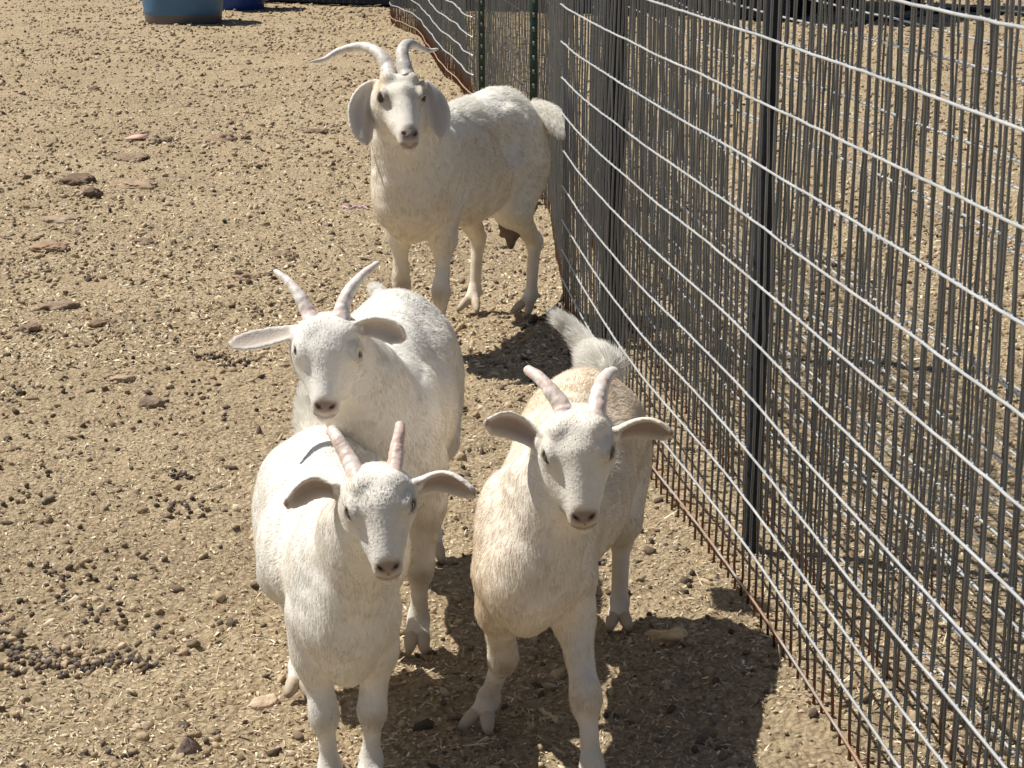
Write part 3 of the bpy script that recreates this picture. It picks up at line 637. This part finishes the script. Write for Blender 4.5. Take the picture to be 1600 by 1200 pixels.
    he(-.24, 0, -.25, .35, .41, .38, .10); he(-.08, 0, -.15, .40, .40, .31)
    for q in (-1, 1):
        he(-.37, q * .24, .04, .17, .14, .16, .09, hl=.6); he(.0, q * .345, -.07, .19, .13, .14, .08)
        he(-.03, q * .375, .055, .17, .07, .055, .05)                       # brow
        hc((.0, q * .22, -.34), (.72, q * .11, -.30), .21, .15, .12); hc((-.25, q * .20, -.45), (.80, q * .06, -.42), .22, .10, .15)
        hc((.10, q * .33, -.20), (.60, q * .19, -.24), .09, .08, .10)    # cheek bone
    hc((.0, 0, -.10), (.78, 0, -.17), .29, .20, .10)
    he(.88, 0, -.27, .29, .215, .205, .08, hl=.4); he(1.07, 0, -.39, .17, .135, .12, .05, hl=.5)
    he(.97, 0, -.14, .115, .14, .095, .05, hl=0)
    for q in (-1, 1): he(.94, q * .11, -.15, .11, .075, .095, .05, hl=.1); he(1.0, q * .10, -.27, .155, .11, .11, .05, hl=.3)
    # nostrils, mouth slit, philtrum, eye sockets
    for q in (-1, 1):
        B.cut.append((H(1.0, q * .105, -.085), ((.026 * U, .055 * U, .06 * U), HR @ rot_x(q * .0) @ rot_z(q * .55)), .012 * U))
        B.cut.append((H(.90, q * .20, -.385), ((.16 * U, .035 * U, .016 * U), HR), .02 * U))
        B.cut.append((H(.03, q * .425, -.035), ((.155 * U, .07 * U, .075 * U), HR @ rot_z(-q * .85)), .03 * U))
    B.cut.append((H(1.165, 0, -.27), ((.014 * U, .12 * U, .06 * U), HR), .015 * U)); B.cut.append((H(1.10, 0, -.17), ((.03 * U, .012 * U, .07 * U), HR), .012 * U))
    # ---- neck
    nb = T(*sp.get('neck_base', (0, .36, .78))); hd = H(-.28, 0, -.50); nr = sp.get('neck_r', (.145, .105)); mm = nb * .5 + hd * .5 + sp.get('neck_mid', V(0, 0, -.0))
    B.cone(nb, mm, nr[0] * s, (nr[0] + nr[1]) / 2 * s, .08 * s, V(0, .1, -1) * 1.0 - n * .0, hl=.9); B.cone(mm, hd, (nr[0] + nr[1]) / 2 * s, nr[1] * s, .06 * s, V(0, .1, -1), hl=.9)
    th = H(-.25, 0, -.52); B.cone(T(0, .44, .64), th, .115 * s, nr[1] * .62 * s, .08 * s, V(0, 0, -1), hl=.9)
    if sp.get('neck_fold'): 
        for q in (-1, 1): B.cone(T(q * .07, .47, .58), H(-.25, q * .28, -.55), .034 * s, .030 * s, .03 * s, V(0, 0, -1))
    # ---- ears (thin cupped blades)
    ears = []
    for q, e in zip((-1, 1), sp['ears']):
        a_, m_, z_, w, fn, cup, roll = e; nt, nw = int(np.linalg.norm(z_ - a_) / (B.vox * .55)) + 8, int(w / (B.vox * .5)) + 5
        t = np.linspace(0, 1, nt); C = bez(a_, m_, z_, t); Tn = np.gradient(C, axis=0); Tn /= np.linalg.norm(Tn, axis=1)[:, None]
        prof = e_prof(t, sp.get('ear_shape', 'kid')) * w / 2; fn = nz(fn); P = []; Rr = []; info = []
        for i in range(nt):
            N_ = nz(fn - Tn[i] * fn.dot(Tn[i])); Wd = np.cross(Tn[i], N_); Wd = Wd if Wd[2] > 0 or sp.get('ear_shape') == 'long' else -Wd
            if sp.get('ear_shape') == 'long' and Wd[0] < 0: Wd = -Wd
            for u in np.linspace(-1, 1, nw):
                cc = cup * (1 - t[i] * .35); P.append(C[i] + Wd * u * prof[i] * (1 - .25 * cc * u * u) + N_ * (u * u - .25) * cc * prof[i] + N_ * roll * max(0, u) ** 2 * prof[i] + N_ * .07 * math.sin(u * 5 + t[i] * 2) * prof[i] * (sp.get('ear_shape') == 'long'))
                Rr.append(sp['ear_th'] * (1.25 - .35 * u * u) * (1.3 - .4 * t[i])); info.append((t[i], u))
        P = np.array(P); B.ears.append((P, np.array(Rr))); ears.append((P, np.array(info), fn, nz(z_ - a_), q))
        B.cone(a_ * .6 + hd * .4, a_, .11 * U, .10 * U, .06 * U, nz(z_ - a_), hl=.4)
    # ---- tail
    tp = np.array(sp['tail']); tr = sp['tail_r']; tt = np.linspace(0, len(tp) - 1, 14); k0 = np.arange(len(tp))
    tp = np.stack([np.interp(tt, k0, tp[:, i]) for i in range(3)], 1); tp[1:-1] = (tp[:-2] + tp[1:-1] * 2 + tp[2:]) / 4; tr = np.interp(tt, k0, tr)
    for i in range(len(tp) - 1): B.cone(tp[i], tp[i + 1], tr[i], tr[i + 1], .02 * s, nz(tp[i + 1] - tp[i]) * 1.0, hl=sp.get('tail_hl', 2.5), col='tail')
    # ---- mesh
    v, Q = B.mesh(); nv = len(v)
    D = np.stack([B.dist(q, v) for q in B.p], 1); near = D.argmin(1); Wt = np.exp(-np.maximum(D - D.min(1)[:, None], 0) / (.02 * s)); Wt /= Wt.sum(1)[:, None]
    flow = Wt @ np.array([nz(q['flow']) for q in B.p]); hl = Wt @ np.array([q['hl'] for q in B.p]); istail = np.array([q['col'] == 'tail' for q in B.p])[near]
    Lc = (v - E) / U; hx, hy, hz = Lc @ n, (Lc @ b) / hw, Lc @ c
    onhead = (hx > -.9) & (hx < 1.4) & (np.abs(hy) < .55) & (hz > -.75) & (hz < .5)
    # ear parameters per vertex
    eart = np.zeros(nv); inner = np.zeros(nv)
    VN = vnormals(v, Q)
    for P, info, fn, ed, q in ears:
        bb = np.nonzero(((v > P.min(0) - .012) & (v < P.max(0) + .012)).all(1))[0]
        if not len(bb): continue
        dd = np.full(len(bb), 9.); ii = np.zeros(len(bb), int)
        for j0 in range(0, len(P), 200):
            x = np.linalg.norm(v[bb][:, None] - P[None, j0:j0 + 200], axis=2); m_ = x.min(1); ar = x.argmin(1) + j0; up_ = m_ < dd; dd[up_] = m_[up_]; ii[up_] = ar[up_]
        on = dd < sp['ear_th'] * 1.9 + .001; vi = bb[on]; eart[vi] = np.maximum(info[ii[on], 0], .001); flow[vi] = ed; hl[vi] = .38 * (info[ii[on], 0] > .08) + .0
        inner[vi] = np.clip((VN[vi] @ fn) * 2.2 - .2, 0, 1) * np.clip(1.15 - np.abs(info[ii[on], 1]) ** 2 * .9, 0, 1)
    # colour
    col = np.tile(np.array(c1, float), (nv, 1))
    def blend(mask, c2): nonlocal col; mk = np.clip(mask, 0, 1)[:, None]; col = col * (1 - mk) + np.asarray(c2) * mk
    loc = v - mid; ly = (loc @ f) / sy; lx = (loc @ rt) / (s * wx); lz = loc[:, 2] / s
    n1 = vnoise(v, 9, sp['seed']); n2 = vnoise(v, 28, sp['seed'] + 1)
    if sp.get('tint'): blend(sp['tint'](lx, ly, lz, hx, hy, hz, n1, n2, onhead) * (1 - .85 * istail), sp['c_tint'])
    blend(np.clip(.35 * n1 + .2 * n2, 0, .4), np.array(c1) * np.array([.93, .88, .80]))
    blend(istail * 1.0, sp.get('c_tail', (.92, .895, .84))); blend(np.clip((lz - .80) * 9, 0, 1) * (~onhead) * (1 - istail) * sp.get('lit_back', 0), (.93, .915, .87))  # top of the back whitened to stand in for sunlight on it
    low = np.clip((.34 - lz) / .3, 0, 1); blend(low * (.28 + .4 * n2), (.48, .38, .27)); blend(np.clip((.10 - lz) / .06, 0, 1) * (.35 + .3 * n2), (.40, .31, .22))
    if sp.get('scruff'): blend(onhead * (eart == 0) * np.clip(vnoise(v, 45, 9) * 1.6 - .1, 0, .5) * (hx < .35), (.46, .42, .36)); blend(onhead * np.exp(-((hx + .25) ** 2 / .05 + (np.abs(hy) - .42) ** 2 / .012)) * .8, (.70, .55, .37))
    for kn in B.knee: blend(1.15 * np.exp(-((v - kn - V(0, -.03 * s, -.01 * s)) ** 2).sum(1) / (.034 * s) ** 2) * (.6 + .5 * n2) * .9, (.36, .29, .21))
    hd_m = onhead.astype(float) * (eart == 0)
    blend(hd_m * np.exp(-((hx - 1.0) ** 2 / .013 + hy ** 2 / .027 + (hz + .11) ** 2 / .026)) * 2.0, sp['c_nose'])
    blend(hd_m * np.exp(-((hx - 1.02) ** 2 / .04 + hy ** 2 / .05 + (hz + .27) ** 2 / .04)) * .5, (.55, .42, .34))
    for q in (-1, 1):
        blend(hd_m * np.exp(-((hx - 1.01 + (np.abs(hy) - .108) * .8) ** 2 / .0014 + (hy - q * .108) ** 2 / .0028 + (hz + .085) ** 2 / .006)) * 1.2, (.06, .04, .035))
        e1 = (hx - .03) * .66 - q * (hy - q * .40) * .75; e2 = (hx - .03) * .75 + q * (hy - q * .40) * .66
        blend(hd_m * (hy * q > 0) * np.exp(-(e1 ** 2 / .045 + (e2 - .03) ** 2 / .018 + (hz + .06) ** 2 / .03)) * .5, (.22, .165, .14))  # soft brow shade painted around the eye
        blend(hd_m * (hy * q > 0) * np.clip(2.6 * np.exp(-(e1 ** 2 / .034 + e2 ** 2 / .012 + (hz + .05) ** 2 / .03)) - .9, 0, 1), (.05, .04, .035))  # dark eye rim, with the socket's shade painted in
    mo = np.maximum(np.exp(-((hz + .378) / .020) ** 2) * (hx > .80) * (hx < 1.08), np.exp(-((hx - 1.165 + 1.5 * hy ** 2) / .017) ** 2) * (hz > -.38) * (np.abs(hy) < .24)) * hd_m; blend(mo * .7, (.22, .14, .11))
    blend((eart > 0) * .25, (.60, .50, .42)); blend(inner * .85 * (eart > 0), sp['c_inner'])
    hl = np.where(hd_m * np.exp(-((hx - 1.0) ** 2 / .013 + hy ** 2 / .03 + (hz + .11) ** 2 / .022)) > .3, 0, hl)
    for q in (-1, 1): hl = np.where(hd_m * (hy * q > 0) * np.exp(-(((hx - .03) * .66 - q * (hy - q * .40) * .75) ** 2 / .020 + ((hx - .03) * .75 + q * (hy - q * .40) * .66) ** 2 / .005 + (hz + .05) ** 2 / .03)) > .4, 0, hl)
    # slight folds in the coat
    v = v + VN * ((.0022 * s * n2 + .0016 * s * vnoise(v, 60, 5)) * (1 - .85 * (hl < .6)) + .003 * s * n1 * (hl > .7))[:, None]
    body = np_mesh('body', v - base, Q, M_skin, root, True, col)
    # ---- hooves
    for a, b_, td, ts in toes:
        nr_ = 7; t = np.linspace(0, 1, nr_); Pm = a + (b_ - a) * t[:, None]; r = np.interp(t, [0, .3, .75, 1], [.022, .025, .017, .008]) * s * lw
        w_, f_ = tube_np(Pm, r, 14); w_[:, 2] = np.maximum(w_[:, 2], .001); cc = np.tile(np.array(sp.get('c_hoof', (.52, .43, .33))), (len(w_), 1)); tt = np.repeat(t, 14)
        cc = cc * (1 - .5 * np.clip((tt - .75) / .25, 0, 1))[:, None]; np_mesh('hoof', w_ - base, f_, M_hoof, root, True, cc)
    # ---- eyes
    for q in (-1, 1):
        ec = H(.03, q * .358, -.05); vv, ff = I4; rad = .135 * U; w_ = vv * rad; o_ = nz(b * q * hw + n * .35 + c * .10)
        p_ = vv @ np.stack([n, c, b * q], 1); cs = np.tile(np.array((.03, .020, .012)), (len(vv), 1)); d = vv @ o_; ir = np.arccos(np.clip(d, -1, 1))
        cs[ir > .62] = (.02, .016, .014); cs[(np.abs((vv @ c)) < .16) & (ir < .42)] = (.004, .004, .005)
        np_mesh('eye', w_ + ec - base, ff, M_eye, root, True, cs)
    for q, hsp in zip((-1, 1), sp['horns']):
        p0 = hsp[0][0]; rt0 = H(-.30, q * .20, -.05); horn(root, base, [p0 * .35 + rt0 * .65] + list(hsp[0]), *hsp[1:])
    if sp.get('udder'):
        U_ = Body(.004)
        for p1, p2, r1, r2 in sp['udder']: U_.cone(p1, p2, r1, r2, .02)
        uv, uq = U_.mesh(); np_mesh('udder', uv - base, uq, M_skin, root, True, np.tile((.17, .125, .11), (len(uv), 1)) * (1 + .3 * vnoise(uv, 60, 3))[:, None])
    # ---- coat of short hair
    tri = np.concatenate([Q[:, [0, 1, 2]], Q[:, [0, 2, 3]]]); ar = np.linalg.norm(np.cross(v[tri[:, 1]] - v[tri[:, 0]], v[tri[:, 2]] - v[tri[:, 0]]), axis=1) / 2
    hv = hl[tri].mean(1); wgt = ar * (hv > .12) * np.where(istail[tri[:, 0]], 2.2, 1); nh = int(wgt.sum() * sp['dens'] * HRES); ti = rr.choice(len(tri), nh, p=wgt / wgt.sum())
    u = rr.random((nh, 2)); fl_ = u.sum(1) > 1; u[fl_] = 1 - u[fl_]; bc = np.stack([1 - u.sum(1), u[:, 0], u[:, 1]], 1)[:, :, None]; tv = tri[ti]
    P0 = (v[tv] * bc).sum(1); Nn = (VN[tv] * bc).sum(1); Nn /= np.linalg.norm(Nn, axis=1)[:, None]; Fl = (flow[tv] * bc).sum(1); HL = (hl[tv] * bc[:, :, 0]).sum(1); Cc = (col[tv] * bc).sum(1)
    tl = istail[tv[:, 0]]
    Jn = np.stack([vnoise(P0, 32, 70 + i) for i in range(3)], 1) * .20 + np.stack([vnoise(P0, 85, 80 + i) for i in range(3)], 1) * .13 + rr.normal(size=(nh, 3)) * .07
    Fl = Fl + Jn; Fl -= Nn * (Fl * Nn).sum(1)[:, None]; Fl /= np.linalg.norm(Fl, axis=1)[:, None] + 1e-9
    scf = np.clip((P0[:, 2] - mid[2]) / s / .12 - 6.3, 0, 1) * (~(((P0 - E) @ n) > -U * 1.2)) * sp.get('scruff', 0) * np.clip(.3 + 1.4 * vnoise(P0, 14, 66), 0, 1); HL = HL * (1 + .6 * scf)
    Ln = sp['hair'] * HL * (.6 + .7 * rr.random(nh)) * (1 + np.where(tl, .05, .25) * vnoise(P0, 20, 90)); lift = np.where(tl, .42, .15 + .03 * vnoise(P0, 40, 95) + .05 * rr.normal(size=nh))
    lift = np.where(HL < .45, .14, lift) + scf * .22; K = 4; ts_ = np.linspace(0, 1, K)
    pts = np.stack([P0 + Ln[:, None] * (t * (Nn * np.sin(lift)[:, None] + Fl * np.cos(lift)[:, None]) + t * t * .05 * (-Nn + Fl * .3)) - Nn * .0006 for t in ts_], 1)
    if tl.any(): pts[tl, :, 2] -= (ts_ ** 2)[None] * Ln[tl][:, None] * .12
    hc_ = bpy.data.hair_curves.new('coat'); hc_.add_curves([K] * nh)
    hc_.attributes['position'].data.foreach_set('vector', (pts - base).astype(np.float32).ravel())
    ra = hc_.attributes.get('radius') or hc_.attributes.new('radius', 'FLOAT', 'POINT')
    rv = (sp['hr'] * (.7 + .6 * rr.random(nh)))[:, None] * np.array([1, .9, .65, .15])[None]; ra.data.foreach_set('value', rv.astype(np.float32).ravel())
    ca = hc_.attributes.new('Col', 'FLOAT_COLOR', 'CURVE'); cc = np.ones((nh, 4), np.float32); cc[:, :3] = np.clip(Cc * (1 + .06 * rr.normal(size=(nh, 1))), 0, .93); ca.data.foreach_set('color', cc.ravel())
    hc_.materials.append(M_hair); ho = bpy.data.objects.new('coat', hc_); COL.objects.link(ho); ho.parent = root
    return root
def rot_z(a): return np.array([[math.cos(a), -math.sin(a), 0], [math.sin(a), math.cos(a), 0], [0, 0, 1]])
def rot_y(a): return np.array([[math.cos(a), 0, math.sin(a)], [0, 1, 0], [-math.sin(a), 0, math.cos(a)]])
def rot_x(a): return np.array([[1, 0, 0], [0, math.cos(a), -math.sin(a)], [0, math.sin(a), math.cos(a)]])
def e_prof(t, kind):
    if kind == 'long': return np.interp(t, [0, .12, .35, .6, .82, .94, 1], [.35, .50, .78, 1.0, .90, .56, .12])
    return np.interp(t, [0, .15, .4, .7, .88, 1], [.62, .72, .9, 1., .85, .38])
def g2(px, py): p = G(px, py); return p[0], p[1]
WHITE = (.84, .82, .775); PINK = ((.72, .56, .50), (.80, .74, .68))
# --- right kid, cream backed, tail up
R_ = dict(seed=11, vox=.0028, s=.50, front=(.033, 2.64, 0), hind=(.125, 3.15, 0), wx=1.07, cw=1.0, chest_up=.045, belly=1.08, leg=.97,
    fl=[(*g2(757, 1135), .02, 0, 0), (.118, 2.53, 0, 0, 0)][::-1], hl=[(.04, 3.2, 0, 0), (.188, 3.17, 0, 0)][::-1], toe=[(0, -1, .005), (-.45, -1, .02), (0, -1, .01), (0, -1, .01)],
    eye_mid=W(904, 708, 2.50), nose=W(912, 806, 2.462), hw=1.17, eyes=(W(845, 713, 2.5), W(962, 703, 2.5)), c_body=(.84, .80, .73), c_tint=(.74, .61, .45), c_nose=(.27, .215, .18), c_inner=(.30, .225, .195),
    tint=lambda lx, ly, lz, hx, hy, hz, n1, n2, oh: (1 - oh) * np.clip(.55 * np.clip((ly + .0) * -1.2 + .55, 0, 1) * np.clip((lz - .55) * 4, 0, 1) + .75 * np.exp(-((lx - .15) ** 2 / .02 + (ly - .3) ** 2 / .05 + (lz - .62) ** 2 / .05)) + .18 + .12 * n1, 0, .7),
    neck_r=(.124, .097), tail=[W(942, 575, 3.34), W(922, 550, 3.39), W(898, 518, 3.42), W(876, 498, 3.43)], tail_r=[.029, .016, .009, .004], tail_hl=2.5, hair=.0135, hr=.00030, dens=140000, ear_th=.0030,
    ears=[(W(845, 690, 2.53), W(803, 664, 2.545), W(761, 660, 2.52), .042, V(.1, -1, -.2), .45, .05), (W(960, 678, 2.53), W(1005, 664, 2.55), W(1048, 676, 2.53), .040, V(-.05, -1, -.45), .5, .15)],
    horns=[([W(880, 640, 2.545), W(862, 612, 2.56), W(842, 590, 2.58), W(820, 575, 2.60)], .0155, .0068, .03, PINK, 4), ([W(933, 638, 2.545), W(937, 610, 2.57), W(946, 590, 2.60), W(962, 580, 2.64)], .0155, .0085, .03, PINK, 9)])
# --- middle kid
M_ = dict(seed=21, vox=.0030, s=.56, front=(-.205, 3.05, 0), hind=(-.215, 3.50, 0), wx=1.0, belly=1.12, leg=.92,
    fl=[(-.25, 3.08, 0, 0, 0), (*g2(653, 1012), 0, 0, 0)][::-1], hl=[(-.30, 3.5, 0, 0), (*g2(676, 872), 0, 0)][::-1], toe=[(0, -1, .0), (0, -1, .0), (0, -1, .01), (.1, -1, .01)],
    eye_mid=W(512, 552, 2.84), nose=W(508, 632, 2.795), hw=1.20, eyes=(W(463, 559, 2.835), W(557, 547, 2.85)), c_body=WHITE, c_nose=(.26, .19, .16), c_inner=(.50, .42, .36), c_tint=(.80, .72, .60),
    tint=lambda lx, ly, lz, hx, hy, hz, n1, n2, oh: np.clip(.1 + .2 * n1, 0, .3),
    neck_r=(.124, .097), tail=[W(604, 478, 3.60), W(594, 462, 3.64), W(586, 450, 3.65)], tail_r=[.012, .008, .004], tail_hl=1.0, hair=.0135, hr=.00030, dens=130000, ear_th=.0031,
    ears=[(W(462, 520, 2.87), W(412, 530, 2.87), W(362, 541, 2.84), .034, V(-.1, -.8, .75), .35, .0), (W(562, 512, 2.88), W(598, 510, 2.86), W(630, 530, 2.84), .042, V(.0, -1, -.1), .55, .3)],
    horns=[([W(483, 492, 2.885), W(468, 463, 2.90), W(450, 440, 2.92), W(428, 422, 2.94)], .0155, .0045, .02, ((.76, .62, .57), (.82, .77, .72)), 5), ([W(534, 485, 2.885), W(546, 455, 2.90), W(567, 430, 2.92), W(593, 409, 2.94)], .0165, .0045, .02, ((.76, .62, .57), (.82, .77, .72)), 8)])
# --- front left kid
F_ = dict(seed=31, vox=.0028, s=.46, front=(-.237, 2.54, 0), hind=(-.30, 2.93, 0), wx=1.20, lat=.078, cw=.92, belly=1.14, leg=.99, legh=1.15,
    fl=[(-.262, 2.535, 0, 0, 0), (-.207, 2.56, 0, 0, 0)][::-1], hl=[(*g2(470, 1080), -.004, 0), (-.25, 2.96, 0, 0)][::-1], toe=[(0, -1, .0), (0, -1, .0), (0, -1, .01), (0, -1, .01)],
    eye_mid=W(594, 793, 2.33), nose=W(606, 884, 2.29), hw=1.21, eyes=(W(541, 799, 2.325), W(646, 787, 2.335)), c_body=WHITE, c_nose=(.31, .245, .205), c_inner=(.36, .28, .24), c_tint=(.80, .72, .60),
    tint=lambda lx, ly, lz, hx, hy, hz, n1, n2, oh: np.clip(.08 + .2 * n1, 0, .3),
    neck_r=(.124, .097), tail=[W(488, 672, 3.04), W(480, 640, 3.06), W(477, 612, 3.07)], tail_r=[.018, .011, .005], tail_hl=1.7, hair=.0135, hr=.00030, dens=140000, ear_th=.0029,
    ears=[(W(530, 765, 2.37), W(488, 758, 2.385), W(447, 786, 2.35), .040, V(.05, -1, -.3), .5, .15), (W(652, 757, 2.37), W(696, 748, 2.385), W(740, 768, 2.355), .040, V(-.05, -1, -.4), .5, .15)],
    horns=[([W(548, 723, 2.385), W(537, 703, 2.40), W(527, 686, 2.41), W(516, 668, 2.43)], .0125, .0075, .02, ((.72, .53, .46), (.80, .72, .66)), 3), ([W(619, 716, 2.385), W(621, 696, 2.40), W(624, 678, 2.41), W(625, 660, 2.43)], .0120, .0065, .02, ((.66, .46, .39), (.74, .61, .54)), 6)])
# --- adult
A_ = dict(seed=41, vox=.0040, s=.70, front=(-.25, 5.13, 0), hind=(-.035, 5.63, 0), wx=.92, cw=.92, belly=1.06, leg=.80, legf=.64, chest_up=.05, neck_th=.8, ribs=True, neck_fold=True, ridge=1.3, scruff=1.0, lit_back=.85,
    fl=[(-.303, 5.19, 0, 0, 0), (-.195, 5.07, 0, 0, 0)][::-1], hl=[(-.118, 5.67, 0, 0), (.052, 5.62, 0, 0)][::-1], toe=[(-.2, -1, .0), (-.2, -1, .0), (-.7, -1, .015), (-.3, -1, .015)],
    eye_mid=W(628, 148, 4.93), nose=W(641, 204, 4.835), eyes=(W(594, 150, 4.92), W(661, 146, 4.955)), hw=1.02, c_body=(.86, .83, .76), c_tint=(.75, .63, .475), c_nose=(.27, .24, .225), c_inner=(.50, .47, .45),
    tint=lambda lx, ly, lz, hx, hy, hz, n1, n2, oh: np.where(oh, .65 * np.exp(-((np.abs(hy) - .40) ** 2 / .02 + (hx + .55) ** 2 / .05)) + .12, np.clip(.30 + .35 * n1 + .3 * np.clip(ly - .3, 0, 1), 0, .6)),
    neck_r=(.135, .085), neck_base=(0, .36, .76), tail=[W(836, 176, 5.74), W(855, 181, 5.70), W(869, 191, 5.64), W(878, 203, 5.60)], tail_r=[.028, .024, .018, .010], tail_hl=1.9, hair=.015, hr=.00042, dens=75000, ear_th=.0042, ear_shape='long',
    ears=[(W(590, 133, 4.99), W(566, 165, 4.97), W(573, 225, 4.93), .070, V(.55, -.8, .1), -.25, .0), (W(662, 133, 5.0), W(683, 165, 4.99), W(687, 217, 4.96), .056, V(.30, -.95, .05), -.3, .0)],
    horns=[([W(606, 108, 5.0), W(592, 84, 5.03), W(566, 73, 5.07), W(530, 80, 5.08), W(506, 93, 5.06), W(483, 97, 5.04)], .0235, .0035, .025, ((.62, .58, .54), (.74, .70, .65)), 2),
           ([W(631, 100, 5.0), W(629, 78, 5.03), W(640, 68, 5.10), W(655, 74, 5.18), W(670, 79, 5.22), W(686, 76, 5.22)], .0235, .0030, .025, ((.52, .49, .46), (.66, .62, .57)), 7)],
    udder=[(W(808, 318, 5.60), W(801, 350, 5.60), .062, .042), (W(800, 350, 5.59), W(798, 384, 5.56), .030, .011), (W(800, 350, 5.62), W(786, 366, 5.64), .03, .012)])
goat('goat', (.07, 2.9, 0), 'cream backed white kid standing nearest the wire fence with its tail raised', R_)
goat('goat', (-.21, 3.25, 0), 'white kid with long pale upright horns resting its chin over another kid\'s back', M_)
goat('goat', (-.27, 2.72, 0), 'white kid at the front left with short pink horns', F_)
goat('goat', (-.15, 5.38, 0), 'adult doe at the back with curved spreading horns, hanging ears and a dark udder', A_)
